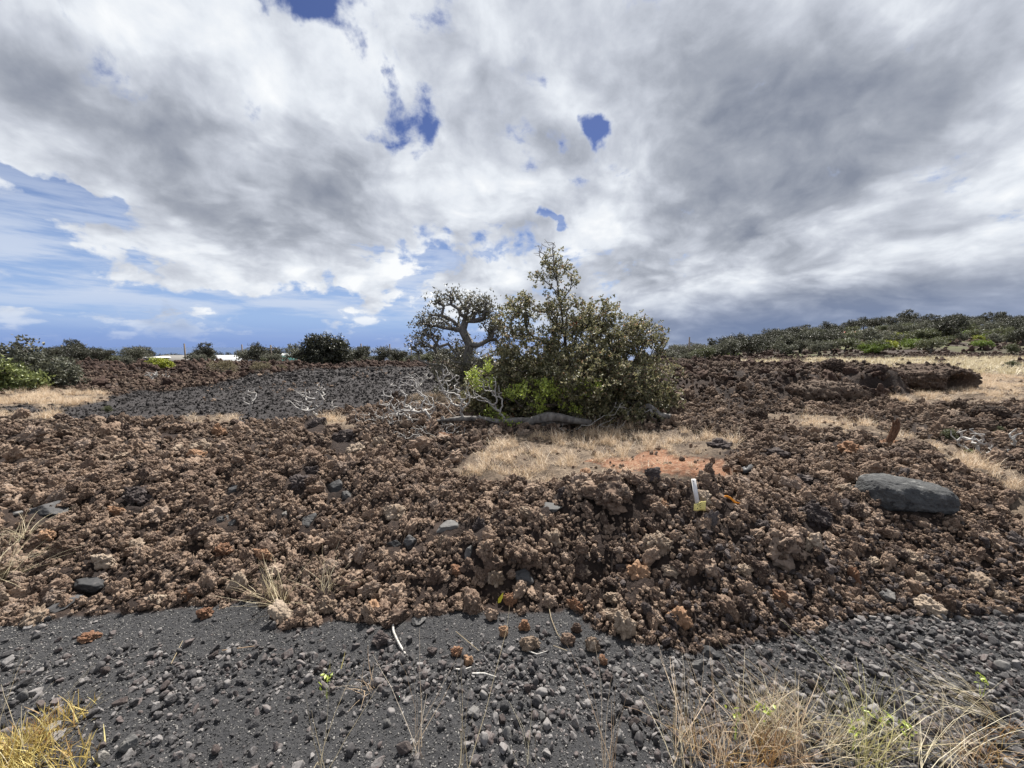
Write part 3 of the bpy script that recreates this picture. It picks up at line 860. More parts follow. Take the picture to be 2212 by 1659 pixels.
# grit and gravel in front
def coarse(x, y, zn, px, py):
    w = np.zeros(len(x))
    w += sstep(640, 760, px + 60 * fbm2(x * 1.3, y * 1.3, 2, 4)) * .95
    band = np.exp(-((py - 672 - 12 * fbm2(x * 1.5, y, 2, 6)) / 24) ** 2) * sstep(60, 170, px)
    w += band * .75
    w += .45 * sstep(.0, .35, fbm2(x * 2.0, y * 2.0, 3, 12)) * sstep(640, 680, py)
    w += .18 * sstep(640, 700, py) + .25 * sstep(140, 0, px) + .02
    return rng.random(len(x)) < w


G0 = [0]
tot += do_band('gravel_grit', .9, 2.9, 9000, .005, .012, 1.8, C_GRIT, 5, 'fine black cinder grit in front of the rubble bank', G0, sink=(-.2, .3), keepfn=lambda x, y, zn, px, py: np.abs(x) < 1.45 * y + .4)
tot += do_band('gravel', .9, 2.9, 1500, .010, .022, 2.0, C_STONE, 8, 'small grey cinder gravel', G0, sink=(-.1, .35), flat=(.75, .89), keepfn=coarse)
tot += do_band('gravel', .9, 3.0, 1050, .022, .060, 2.3, C_STONE, 8, 'grey cinder gravel stones', G0, sink=(-.05, .35), flat=(.85, 1.3), keepfn=coarse, cand=(SCENE_STONES, 7.2), ms=MS_STONE)
# dark purple-brown rubble where the bank meets the gravel on the right
tot += do_band('clinker_toe', 1.9, 3.4, 1000, .016, .060, 2.0, C_MID, 8, 'dark rubble at the foot of the bank', [1], mat=M['clinker_dark'], sink=(0, .9),
               keepfn=lambda x, y, zn, px, py: rng.random(len(x)) < sstep(540, 760, px) * sstep(505, 580, py) * .85)
print('scattered', tot)

# ------------------------------------------------------------------ landmarks for labels
LM = [((1030, 1240), 'the cream-topped lump'), ((855, 1380), 'the bleached forked stick'), ((1495, 1060), 'the white stake'),
      ((1975, 1075), 'the big grey boulder'), ((590, 1270), 'the dry white weed'), ((1080, 1305), 'the yellow leaf'),
      ((665, 1130), 'the angular grey stone'), ((505, 1062), 'the glossy black stone'), ((850, 1110), 'the tan slab'),
      ((1690, 1190), 'the large split lump'), ((183, 1380), 'the red-brown stone'), ((1350, 1350), 'the largest loose lump'),
      ((1145, 1390), 'the pale folded rock'), ((1540, 1412), 'the flat grey slab'), ((740, 1440), 'the straw sprig'),
      ((190, 1265), 'the black slab'), ((1180, 1100), 'the flat blue-grey rock'), ((1330, 1070), 'the tall knobbly mound'),
      ((20, 1250), 'the bundle of bent straw'), ((30, 1590), 'the yellow weed'), ((1650, 1590), 'the tangled dry weeds'), ((1120, 1195), 'the dark-bellied rock'),
      ((2100, 1380), 'the gravel edge under the boulder'), ((450, 1480), 'the stems leaning on the gravel'), ((1950, 1500), 'the crossing green-tinged stems'), ((1100, 1560), 'the low pale stems'), ((560, 1600), 'the bare grit patch'), ((330, 1450), 'the left gravel band'), ((1700, 1470), 'the tall weed tops'), ((1290, 1560), 'the thin grass stems'), ((900, 1570), 'the broken straw stems'), ((960, 1145), 'the wide grey rock'),
      ((240, 1540), 'the grit left of the weeds'), ((1760, 1110), 'the dark knob'), ((640, 1040), 'the black clinker pair')]


def near_label(px, py):
    x, y = px / .463, py / .463
    d = [math.hypot(x - a, (y - b) * 1.2) for (a, b), _ in LM]
    i = int(np.argmin(d)); (a, b), nm = LM[i]
    dx, dy = x - a, y - b
    A_, B_ = hit2(a, b), hit2(x, y); m_ = math.hypot(A_[0] - B_[0], A_[1] - B_[1]) / max(1, A_[1] / 3)
    far = next(w for l_, w in ((.10, 'close '), (.17, "a palm's width "), (.26, "a hand's length "), (.38, "a foot's length "), (.52, "a forearm "), (.75, "an arm's length "), (1.1, 'a pace '), (99, 'far ')) if m_ < l_)
    if abs(dx) > 1.8 * abs(dy): pos = far + ('left of' if dx < 0 else 'right of')
    elif abs(dy) > 1.8 * abs(dx): pos = far + ('behind' if dy < 0 else 'before')
    else: pos = far + ('behind-left of' if dx < 0 and dy < 0 else 'behind-right of' if dy < 0 else 'front-left of' if dx < 0 else 'front-right of')
    return pos + ' ' + nm


used_labels = {}
def uniq(base, tail, extra):
    """prefer a wording not used yet"""
    for e in extra:
        s = (base % e) + ' ' + tail
        if s not in used_labels: used_labels[s] = 1; return s
    return (base % extra[0]) + ' ' + tail


SCENE_ROCKS.sort(key=lambda r: -r[0])
for r in SCENE_ROCKS[300:]: pass
big, rest = SCENE_ROCKS[:250], SCENE_ROCKS[250:]
VAR = [('rust brown', 'clinker_rust'), ('tan', 'clinker_pale'), ('dark brown', 'clinker_dark'), ('brown', 'clinker'), ('brown', 'clinker'), ('brown', 'clinker'), ('brown', 'clinker'), ('brown', 'clinker'), ('brown', 'clinker'), ('brown', 'clinker')]
_mc = {}
def with_mat(me, key):
    k = (me.name, key)
    if k not in _mc:
        c = me.copy(); c.materials.clear(); c.materials.append(M[key]); _mc[k] = c
    return _mc[k]


for j, (ps, P, rot, S, px, py, ms) in enumerate(big):
    cname, mk = VAR[rng.integers(0, len(VAR))]
    if mk == 'clinker_dark' and px < 540: cname, mk = 'brown', 'clinker'
    me = with_mat(ms[rng.integers(0, len(ms))], mk)
    o = obj('lava_rock', me, None, P, rot, S)
    sz = 'large' if ps > 26 else 'middling' if ps > 18 else 'small'
    lab = uniq('%s ' + f'{cname} clinker', near_label(px, py), [sz + a for a in ('', ' knobbly', ' crumbly', ' lumpy', ' pitted')])
    tag(o, lab, 'lava rock', 'loose clinker rocks of the rubble bank')
if rest:
    scatter('clinker_rubble', [r[1] for r in rest], [r[2] for r in rest], [r[3] for r in rest], C_NEAR, None, 'brown clinker among the larger rocks', 10)

SCENE_STONES.sort(key=lambda r: -r[0])
big, rest = SCENE_STONES[:285], SCENE_STONES[285:]
for j, (ps, P, rot, S, px, py, ms) in enumerate(big):
    q = rng.random()
    me = ms[rng.integers(0, len(ms))]
    cname = 'dark grey'
    if q < .12: me = with_mat(me, 'basalt'); cname = 'pale grey'
    elif q < .22: me = with_mat(me, 'clinker_dark'); cname = 'purplish'
    o = obj('gravel_stone', me, None, P, rot, S)
    sz = 'larger' if ps > 12 else 'small'
    lab = uniq('%s ' + f'{cname} gravel stone', near_label(px, py), [sz + a for a in ('', ' angular', ' flat', ' blunt', ' rough')])
    tag(o, lab, 'stone', 'loose stones of the cinder gravel')
if rest:
    scatter('gravel', [r[1] for r in rest], [r[2] for r in rest], [r[3] for r in rest], C_STONE, None, 'grey gravel among the larger stones', 8)

# ------------------------------------------------------------------ named rocks
def crust(o, V, nrm, count, s0, s1, mat, seed):
    r_ = np.random.default_rng(seed)
    up_ = np.where((nrm[:, 2] > -.15))[0]; i = r_.choice(up_, count)
    P = V[i]; s_ = r_.uniform(s0, s1, count) ** 1.0
    c = scatter('crust', P, r_.uniform(0, 6.28, (count, 3)), np.stack([s_, s_, s_ * .8], 1), C_MID, mat, None, 8)
    c.parent = o


def rock_at(x, y, w, h, kind, name, label, seed, depth=.75, rotz=None, sub=5, tilt=.12, flat=None, up=.24, cat='rock', group=None):
    """x,y: middle of the rock in the 2212 reading, w,h: its size there"""
    P = hit2(x, y + h * .38)
    f = project(*P)[2]
    wm = w * .463 * f / F; hm = h * .463 * f / F
    if kind in ('basalt', 'basalt_black'):
        V, Fc = stone_verts(sub if sub < 5 else 4, seed, 1, .035, 12)
    elif kind == 'slab':
        V, Fc = stone_verts(4, seed, 1, .03, 10)
    else:
        V, Fc = clinker_verts(sub, seed, (1, 1, 1))
    V = V / (V.max(0) - V.min(0))
    V = V * np.array([wm, wm * depth, hm])
    mk = {'slab': 'basalt_black'}.get(kind, kind)
    me = mesh_np(name, V, Fc, M[mk])
    r = np.random.default_rng(seed)
    o = obj(name, me, None, (P[0], P[1] + wm * depth * .3, P[2] + hm * up), (r.normal(0, tilt), r.normal(0, tilt), rotz if rotz is not None else r.uniform(-.4, .4)))
    if kind.startswith('clinker') and w > 62: crust(o, V, V / np.linalg.norm(V, axis=1)[:, None], 160, wm * .05, wm * .17, M[mk], seed)
    tag(o, label, cat, group)
    return o


for i, (x, y, w, h, k, lab) in enumerate(NR):
    rock_at(x, y, w * (.92 if k.startswith('clinker') else .8), h, k, 'lava_rock' if k.startswith('clinker') else 'basalt_stone', lab, 1000 + i, sub=5 if w > 40 else 4)

# the big grey boulder
def big_boulder():
    P = hit2(1995, 1118); f = project(*P)[2]
    w, h = 190 * .463 * f / F, 78 * .463 * f / F
    n, Fc = ico(6); pw = 2.7
    r = 1 / (np.abs(n[:, 0]) ** pw + np.abs(n[:, 1]) ** pw + np.abs(n[:, 2]) ** (pw + .8)) ** (1 / pw)
    V = n * np.clip(r, 0, 1.25)[:, None]
    und = sstep(-.15, -.9, V[:, 2]); V[:, 1] += .45 * und * (V[:, 1] < 0)
    V = V * np.array([w / 2.1, w / 3.6, h / 1.9])
    u = V / h                                    # isotropic coordinates
    q = sum(a * vnoise(u[:, 0] * s + 7, u[:, 1] * s + 7, u[:, 2] * s + 7, 5 + i) for i, (a, s) in enumerate(((.17, 1.3), (.09, 3.1), (.045, 7), (.03, 15), (.014, 34))))
    q = q - .05 * np.abs(vnoise(u[:, 0] * 2.4 + 1, u[:, 1] * 2.4, u[:, 2] * 7, 71))
    V = V + n * (q * h * .5)[:, None]
    V[:, 2] -= .05 * V[:, 0]
    m = rock_mat('boulder_basalt', [(.1, (.040, .041, .042)), (.5, (.072, .073, .073)), (.9, (.12, .118, .115))], [(.17, .168, .16), (.024, .024, .025)], scale=4, rough=.95, bscale=40, bstr=1.0, bdist=.008, rnd=.1)
    o = obj('boulder', mesh_np('boulder', V, Fc, m), None, (P[0], P[1] + w * .2, P[2] + h * .36), (0, R(3), R(-5)))
    tag(o, 'big smooth grey boulder with a flat top lying on brown rubble', 'boulder')


big_boulder()


def mound(x, y, w, h, label, seed, depth=.8, cave=None, name='lava_mound', mat='mound_rock'):
    P = hit2(x, y + h * .48); f = project(*P)[2]
    wm, hm = w * .463 * f / F, h * .463 * f / F
    n, Fc = ico(6 if w > 60 else 5)
    r_ = np.random.default_rng(seed)
    V = n.copy(); V[:, 2] = np.sign(V[:, 2]) * np.abs(V[:, 2]) ** .8
    if cave:
        cx, cz, cw, ch, cd = cave
        g = np.exp(-((n[:, 0] - cx) / cw) ** 2 - ((n[:, 2] - cz) / ch) ** 2) * (n[:, 1] < 0)
        V[:, 1] += cd * g
    V = V * np.array([wm / 2, wm / 2 * depth, hm * .62])
    u = V / hm
    q = sum(a * vnoise(u[:, 0] * s + seed, u[:, 1] * s + 7, u[:, 2] * s + 7, seed + i) for i, (a, s) in enumerate(((.30, .9), (.20, 2.1), (.10, 4.5), (.06, 9), (.035, 20))))
    K = 420; Pk = V[r_.choice(len(V), K, False)]; wv = V + hm * .05 * np.stack([vnoise(u[:, 0] * 4, u[:, 1] * 4, u[:, 2] * 4, seed + k) for k in (21, 22, 23)], 1)
    D = np.concatenate([np.linalg.norm(c_[:, None] - Pk[None], axis=2).min(1) for c_ in np.array_split(wv, 12)])
    q = q + .17 * np.clip(1 - (D / (np.median(D) * 1.7)) ** 2, -.6, 1)
    V = V + n * (q * hm * .42)[:, None]
    o = obj(name, mesh_np(name, V, Fc, M[mat]), None, (P[0], P[1] + wm * depth * .4, P[2] + hm * .36), (0, 0, 0))
    crust(o, V, n, int(240 * max(1, w / h / 2)), hm * .04, hm * .17, M['clinker_c'], seed)
    tag(o, label, 'lava mound'); return o


mound(2065, 818, 170, 54, 'domed lava mound with a black cave mouth in dry grass', 31, .8, (.15, -.05, .33, .42, .75))
mound(1812, 794, 44, 32, 'dark jagged lava block standing on the edge of the raised lobe', 47, .8, None)
mound(1905, 812, 50, 16, 'grey low lava knob in straw between the lobe and the cave mound', 53, .8, None)
mound(1640, 898, 40, 26, 'dark lava block under the raised lobe', 57, .8, None)
mound(1800, 852, 210, 46, 'long dark overhanging lava lip ending the raised lobe', 58, .35, (.1, -.45, .5, .3, .5))
mound(2135, 925, 80, 36, 'brown broken lava knob above the yellow shrub', 59, .8, None)
mound(2080, 880, 30, 24, 'small lava knob beside dry grass behind the shrub', 60, .8, None)
mound(1995, 975, 70, 30, 'dark hollow slab of lava beside the straw strip', 61, .8, None)
mound(2160, 895, 60, 30, 'brown lava block in the dry grass at the frame edge', 62, .8, None)
mound(160, 765 + 60, 60, 14, 'low dark lava ridge behind the straw', 63, .8, None)
mound(1480, 785, 50, 16, 'tilted dark lava plate behind the tree', 64, .8, None)
mound(1565, 790, 46, 16, 'jagged dark lava knob right of the tilted plate', 65, .8, None)


def spire():
    P = hit2(1925, 975); f = project(*P)[2]; k = .463 * f / F
    V, Fc = clinker_verts(5, 77, (1, 1, 1)); V = V / (V.max(0) - V.min(0))
    V = V * np.array([16 * k, 14 * k, 78 * k]); t = V[:, 2] / (78 * k)
    V[:, 0] += 8 * k * np.sin(t * 5) - 6 * k * t; V[:, 0] *= 1 + .8 * np.clip(-t - .2, 0, 1)
    o = obj('lava_spire', mesh_np('lava_spire', V, Fc, M['clinker_rust']), None, (P[0], P[1], P[2] + 34 * k), (0, 0, 0))
    tag(o, 'thin leaning spire of rusty lava standing beside the straw strip', 'lava spire')


spire()

# ------------------------------------------------------------------ trees
def grow(root_line, targets, seg, wob, r_, path_w=.35, sag=.12):
    nodes = [np.array(root_line[0], float)]; par = [-1]; plen = [0.0]
    for p in root_line[1:]:
        p = np.array(p, float); a = nodes[-1]
        n = max(1, int(np.linalg.norm(p - a) / seg))
        for k in range(n):
            q = a + (p - a) * (k + 1) / n + r_.normal(0, wob * .3, 3)
            nodes.append(q); par.append(len(nodes) - 2); plen.append(plen[-1] + seg)
    order = np.argsort(np.linalg.norm(targets - nodes[len(nodes) // 3], axis=1))
    tips = []
    NA = np.zeros((len(nodes) + len(targets) * 14, 3)); NA[:len(nodes)] = nodes; cnt = len(nodes)
    PL = np.zeros(len(NA)); PL[:cnt] = plen
    lo = max(1, int(cnt * .12))
    for ti in order:
        t = targets[ti]
        d = np.linalg.norm(NA[lo:cnt] - t, axis=1)
        # prefer attaching from below and inside
        up = np.clip(NA[lo:cnt, 2] - t[2], 0, None)
        i = lo + int(np.argmin(d + path_w * PL[lo:cnt] + up * 1.2))
        a = NA[i].copy(); L = np.linalg.norm(t - a)
        n = min(12, max(1, int(L / seg)))
        side = r_.normal(0, 1, 3) * L * sag * .8
        last = i
        for k in range(n):
            u = (k + 1) / n
            q = a + (t - a) * u + side * math.sin(u * 3.14) + (r_.normal(0, wob, 3) if k < n - 1 else 0)
            q[2] -= sag * L * math.sin(u * 3.14)
            if cnt >= len(NA): break
            NA[cnt] = q; PL[cnt] = PL[last] + L / n; par.append(last); last = cnt; cnt += 1
        tips.append(last)
    return NA[:cnt], np.array(par), np.array(tips)


def tubes(NA, par, tips, rtip, rmax, sides=5, expo=.45):
    n = len(NA); cntv = np.zeros(n); cntv[tips] += 1
    for i in range(n - 1, 0, -1): cntv[par[i]] += cntv[i]
    cntv = np.maximum(cntv, .7)
    rad = np.minimum(rtip * cntv ** expo, rmax)
    d = np.zeros((n, 3)); d[1:] = NA[1:] - NA[par[1:]]; d[0] = (0, 0, 1)
    d /= np.maximum(np.linalg.norm(d, axis=1), 1e-6)[:, None]
    ref = np.where(np.abs(d[:, 2:3]) < .9, np.array([[0, 0, 1.]]), np.array([[1., 0, 0]]))
    u = np.cross(d, ref); u /= np.linalg.norm(u, axis=1)[:, None]; v = np.cross(d, u)
    th = np.arange(sides) * 2 * math.pi / sides
    # each edge gets its own two rings so forks stay clean
    e = np.arange(1, n); p = par[1:]
    rp = np.minimum(rad[p], rad[e] * 1.6)
    ring = lambda c, r, uu, vv: c[:, None, :] + r[:, None, None] * (np.cos(th)[None, :, None] * uu[:, None, :] + np.sin(th)[None, :, None] * vv[:, None, :])
    A = ring(NA[p] - d[e] * (rad[e] * .4)[:, None], rp, u[e], v[e]); B = ring(NA[e] + d[e] * (rad[e] * .3)[:, None], rad[e], u[e], v[e])
    V = np.concatenate([A, B], 1).reshape(-1, 3)
    m = len(e); base = (np.arange(m) * 2 * sides)[:, None]
    k = np.arange(sides); k2 = (k + 1) % sides
    Q = np.stack([base + k, base + k2, base + sides + k2, base + sides + k], -1).reshape(-1, 4)
    return V, Q


def leaves(C, nper, L, W, spread, r_, up=.5, curl=.25, var=None):
    """kite shaped folded leaves in rosettes round the points C"""
    n = len(C) * nper
    c = np.repeat(C, nper, 0) + r_.normal(0, spread, (n, 3))
    d = r_.normal(0, 1, (n, 3)); d[:, 2] += up; d /= np.linalg.norm(d, axis=1)[:, None]
    s = np.cross(d, r_.normal(0, 1, (n, 3))); s /= np.linalg.norm(s, axis=1)[:, None]
    nn = np.cross(d, s)
    l = L * r_.uniform(.7, 1.25, n)[:, None]; w = W * r_.uniform(.7, 1.2, n)[:, None] * .5
    a = c; b = c + d * l * .5 + s * w + nn * w * curl * 2; e = c + d * l; f = c + d * l * .5 - s * w + nn * w * curl * 2
    V = np.stack([a, b, e, f], 1).reshape(-1, 3)
    i = np.arange(n)[:, None] * 4
    T = np.concatenate([i + np.array([[0, 1, 2]]), i + np.array([[0, 2, 3]])], 1).reshape(-1, 3)
    vv = np.repeat(np.clip(r_.normal(.45, .26, n) if var is None else var(n), 0, 1), 2)
    return V, T, vv


def lobes_to_targets(lobes, depth, n, r_, k_dep=1.0, yc=0.0):
    """lobes in 2212 coordinates -> world points around the given depth"""
    ar = np.array([l[2] * l[3] * (l[4] if len(l) > 4 else 1) for l in lobes], float); ar /= ar.sum()
    out = []
    for l, a in zip(lobes, ar):
        m = max(3, int(n * a))
        q = r_.normal(0, 1, (m, 3)); q /= np.linalg.norm(q, axis=1)[:, None]; q *= r_.uniform(.35, 1, (m, 1)) ** .45
        k = .463 * depth / F
        dy = (l[5] if len(l) > 5 else 0)
        for v in q:
            yy = depth + dy + v[1] * max(l[2], l[3]) * k * k_dep
            dd = pix_dir((l[0] + v[0] * l[2]) * .463, (l[1] - v[2] * l[3]) * .463)
            # keep the true size: place on the plane of the lobe middle, then push in depth
            f = depth + dy
            p = dd / dd[1] * f
            out.append((p[0], yy, CAM_H + p[2]))
    return np.array(out)


def make_tree(name, label, base, line, targets, trunk_mat, leaf_mat_, rtip, rmax, nper, L, W, spread, seed, seg=.12, wob=.02, extra=None, group=None, cat='tree', cluster=3, cl_r=.05, path_w=.35):
    r_ = np.random.default_rng(seed)
    NA, par, tips = grow(line, targets, seg, wob, r_, path_w)
    V, Q = tubes(NA, par, tips, rtip, rmax)
    base = np.array(base)
    root = empty(name, base, label, cat, group)
    obj('trunk', mesh_np('trunk', V - base, Q, trunk_mat, True), root)
    C = NA[tips]
    C = np.repeat(C, cluster, 0) + r_.normal(0, cl_r, (len(C) * cluster, 3))
    V, T, vv = leaves(C, nper, L, W, spread, r_)
    me = mesh_np('crown', V - base, T, leaf_mat_); fattr(me, 'var', vv)
    obj('crown', me, root)
    return root, NA, par, tips


r1 = np.random.default_rng(11)
MAIN = [(1192, 562, 26, 20, .8), (1214, 594, 28, 18, .7), (1168, 604, 22, 16, .6), (1236, 608, 14, 8, .6), (1180, 580, 20, 12, .5), (1204, 642, 30, 18, .5), (1118, 648, 26, 20, .8), (1108, 690, 36, 40, 1.0),
        (1150, 670, 26, 26, .7), (1225, 685, 60, 42, 1.1), (1300, 680, 36, 30, 1.0), (1330, 720, 60, 46, 1.0), (1392, 718, 44, 30, 1.0), (1405, 755, 34, 36, .8), (1260, 750, 90, 60, 1.0),
        (1140, 760, 70, 50, .9), (1090, 790, 46, 40, .9), (1340, 800, 80, 56, 1.0), (1240, 830, 110, 60, 1.1), (1120, 835, 80, 50, 1.1), (1050, 832, 40, 34, 1.0, -.3), (1330, 870, 100, 50, 1.2), (1400, 850, 54, 44, .9),
        (1180, 890, 90, 26, .6), (1440, 800, 26, 20, .6), (1280, 905, 100, 20, .9), (1085, 870, 50, 24, .6, -.3)]
bD = 6.3
MB = hit2(1285, 918)
bD = MB[1] + .55
tg = lobes_to_targets([m_[:4] + (m_[4] * (1.0 if m_[1] < 640 else 1),) + m_[5:] for m_ in MAIN] + [(1300, 890, 130, 40, 1.6), (1150, 880, 100, 40, 1.3), (1410, 870, 50, 40, 1.3), (1070, 850, 70, 44, 1.9), (1050, 880, 40, 30, 1.3), (1110, 900, 60, 24, 1.3), (1260, 800, 150, 60, 1.2)], bD, 2900, r1, 1.1)
gz = height(tg[:, 0], tg[:, 1], False); tg = tg[tg[:, 2] > gz + .08]
bx = MB[0]; bz = H(bx, bD) - .05
top = lobes_to_targets([(1195, 560, 1, 1)], bD, 3, r1)[0]
mid = lobes_to_targets([(1225, 760, 1, 1)], bD, 3, r1)[0]
root, NA, par, tips = make_tree('ohia_tree', 'bushy ohia tree with a narrow spire top, the widest crown in the photo', (bx, bD, bz),
                                [(bx, bD, bz), (bx - .05, bD, bz + .35), (mid[0], mid[1], mid[2]), (top[0] + .02, top[1], top[2] - .1)], tg, M['bark'], M['ohia'],
                                .0034, .075, 9, .048, .029, .014, 12, cluster=4, cl_r=.06)
# more stems from the base
for k, (sx, sy) in enumerate(((1120, 800), (1330, 790), (1390, 780), (1270, 800), (1160, 820))):
    e = lobes_to_targets([(sx, sy, 1, 1)], bD, 3, r1)[0]
    b0 = np.array([bx + r1.uniform(-.25, .25), bD + r1.uniform(-.2, .2), bz]); pts = []
    for u in np.linspace(0, 1, 9):
        pts.append(b0 + (e - b0) * u + np.array([0, 0, .25 * math.sin(u * 3.14)]) + r1.normal(0, .02, 3))
    pts = np.array(pts); pp = np.arange(-1, 8)
    V, Q = tubes(pts, pp, np.array([8] * 14), .012, .05)
    obj('stem', mesh_np('stem', V - np.array((bx, bD, bz)), Q, M['bark'], True), root)
# dead twigs on top
tt = lobes_to_targets([(1178, 535, 26, 18), (1196, 520, 12, 6), (1160, 552, 14, 6)], bD, 34, r1)
NA2, par2, tips2 = grow([tuple(top + np.array((0, 0, -.15))), tuple(top + np.array((0, 0, .05)))], tt, .05, .012, r1, .1)
V, Q = tubes(NA2, par2, tips2, .0035, .012); obj('dead_twigs', mesh_np('dead_twigs', V - np.array((bx, bD, bz)), Q, M['deadwood'], True), root)
# a few red leaves
C = tg[r1.choice(len(tg), 26, False)]
V, T, vv = leaves(C, 7, .045, .026, .025, r1); me = mesh_np('red_leaves', V - np.array((bx, bD, bz)), T, M['red']); fattr(me, 'var', vv)
o = obj('red_leaves', me, root); o['label'] = 'few dying red leaves'

# lime shrub growing through the near side
lt = lobes_to_targets([(1022, 812, 16, 12), (1050, 795, 8, 12), (1045, 830, 24, 14, .6), (1100, 855, 16, 10), (1128, 840, 12, 10), (1175, 852, 22, 12), (1215, 848, 16, 10, .8), (1160, 880, 18, 10),
                       (1080, 905, 18, 12), (1060, 888, 12, 8), (1110, 926, 30, 8), (1045, 925, 14, 8), (1090, 915, 22, 10), (1210, 870, 12, 6), (1290, 825, 10, 8, .7), (1240, 880, 14, 8, .7), (1265, 835, 30, 20, .4), (1150, 840, 50, 20, .4), (1190, 830, 30, 16, .5)], bD - .85, 300, r1, 1.6)
gz = height(lt[:, 0], lt[:, 1], False); lt[:, 2] = np.maximum(lt[:, 2], gz + .05)
lb = hit2(1130, 935); lb[1] = bD - .8; lb[2] = H(lb[0], lb[1])
make_tree('berry_shrub', 'bright lime green shrub sprawling through the near side of the ohia', lb, [tuple(lb), tuple(lb + np.array((0, .05, .12)))], lt, M['bark'], M['lime'], .002, .012, 6, .044, .022, .02, 22,
          seg=.08, cat='shrub', cluster=2, cl_r=.03)

# second ohia, open crown, behind on the left
r2 = np.random.default_rng(5)
T2 = [(958, 648, 24, 14), (985, 636, 22, 12), (1030, 655, 32, 20), (1010, 672, 30, 18), (935, 690, 26, 16), (912, 708, 24, 18), (925, 735, 30, 20), (902, 752, 14, 10), (965, 700, 30, 14, .6),
      (1060, 692, 26, 22), (1050, 665, 18, 16), (1075, 720, 24, 24), (1000, 745, 40, 16, .5), (985, 790, 60, 28, 1.1), (1000, 840, 60, 34, 1.3), (1040, 800, 50, 30, 1.2)]
b2 = hit2(1010, 858); D2 = b2[1]
if D2 > 16 or D2 < 9: D2 = 12.0
b2 = pix_dir(1010 * .463, 858 * .463); b2 = b2 / b2[1] * D2; b2 = np.array([b2[0], D2, H(b2[0], D2)])
tg2 = lobes_to_targets(T2, D2, 620, r2, 1.0); gz = height(tg2[:, 0], tg2[:, 1], False); tg2 = tg2[tg2[:, 2] > gz + .1]
pt = lambda x, y, D: tuple(pix_dir(x * .463, y * .463) / pix_dir(x * .463, y * .463)[1] * D + np.array((0, 0, CAM_H)))
make_tree('ohia_tree', 'gnarled open ohia tree with bare limbs showing, behind the bushy one', b2, [tuple(b2), pt(1016, 800, D2), pt(1006, 770, D2), pt(1014, 745, D2), pt(1000, 715, D2), pt(1006, 690, D2)], tg2, M['bark_grey'], M['ohia_grey'],
          .011, .15, 6, .075, .035, .03, 32, seg=.2, wob=.06, cluster=3, cl_r=.09, path_w=.32)

# tree at the left frame edge
r3 = np.random.default_rng(15)
b3 = hit2(70, 838)
tg3 = lobes_to_targets([(58, 752, 14, 12), (45, 765, 10, 8), (20, 765, 26, 12), (75, 775, 22, 12), (60, 800, 70, 24, 1.3), (120, 805, 40, 18), (30, 825, 60, 16, 1.2), (110, 828, 50, 14), (-40, 800, 60, 40), (-30, 770, 30, 20)], b3[1], 520, r3, .9)
make_tree('mixed_tree', 'grey-green shrubby tree with a pointed top at the left frame edge', b3, [tuple(b3), tuple(b3 + np.array((-.1, 0, .8))), pt(58, 760, b3[1])], tg3, M['bark_grey'], M['tree_grey'], .008, .1, 7, .10, .055, .04, 42, seg=.25, wob=.04, cluster=4, cl_r=.12)
tg3 = lobes_to_targets([(10, 800, 26, 10), (20, 835, 30, 8), (70, 822, 18, 10), (-20, 815, 30, 14), (40, 812, 10, 8)], b3[1] - .8, 170, r3, .9)
make_tree('leafy_shrub', 'yellow-green shrub in front of the left edge tree', b3 + np.array((-.3, -.8, 0)), [tuple(b3 + np.array((-.3, -.8, 0))), tuple(b3 + np.array((-.3, -.8, .5)))], tg3, M['bark_grey'], M['tree_olive2'], .006, .05, 7, .10, .05, .04, 43, seg=.25, cat='shrub', cluster=4, cl_r=.10)

# round dark tree
b4 = pix_dir(705 * .463, 790 * .463); b4 = b4 / b4[1] * 30; b4 = np.array([b4[0], 30, H(b4[0], 30)]); D4 = 30
tg4 = lobes_to_targets([(690, 750, 24, 18), (725, 752, 24, 16), (678, 745, 16, 14), (700, 738, 16, 10), (735, 770, 14, 16), (705, 775, 38, 16), (670, 765, 12, 10), (695, 785, 25, 8)], D4, 420, r3, 1.0)
tg4 = tg4[tg4[:, 2] > b4[2] + .1]
make_tree('ohia_tree', 'round dark dense tree standing alone on the lava skyline', b4, [tuple(b4), tuple(b4 + np.array((0, 0, .8))), pt(703, 745, D4)], tg4, M['bark'], M['tree_dark'], .015, .14, 7, .17, .10, .07, 52, seg=.4, wob=.05, cluster=5, cl_r=.2)

# ------------------------------------------------------------------ dead wood
def dead(name, label, starts, targets, mat, rtip, rmax, seed, seg=.07, wob=.02, cat='dead branch', sides=5, parts=None, path_w=.05, expo=.45):
    r_ = np.random.default_rng(seed)
    NA, par, tips = grow(starts, targets, seg, wob, r_, .15, .03)
    V, Q = tubes(NA, par, tips, rtip, rmax, sides, .36)
    base = np.array(starts[0])
    root = empty(name, base, label, cat)
    obj('branch', mesh_np('branch', V - base, Q, mat, True), root)
    return root


LD = bD - .95      # depth of the fallen log
rl = np.random.default_rng(3)


def tgs(lobes, D, n, kd=1.0):
    t = lobes_to_targets(lobes, D, n, rl, kd); gz = height(t[:, 0], t[:, 1], False); t[:, 2] = np.maximum(t[:, 2], gz + .02); return t


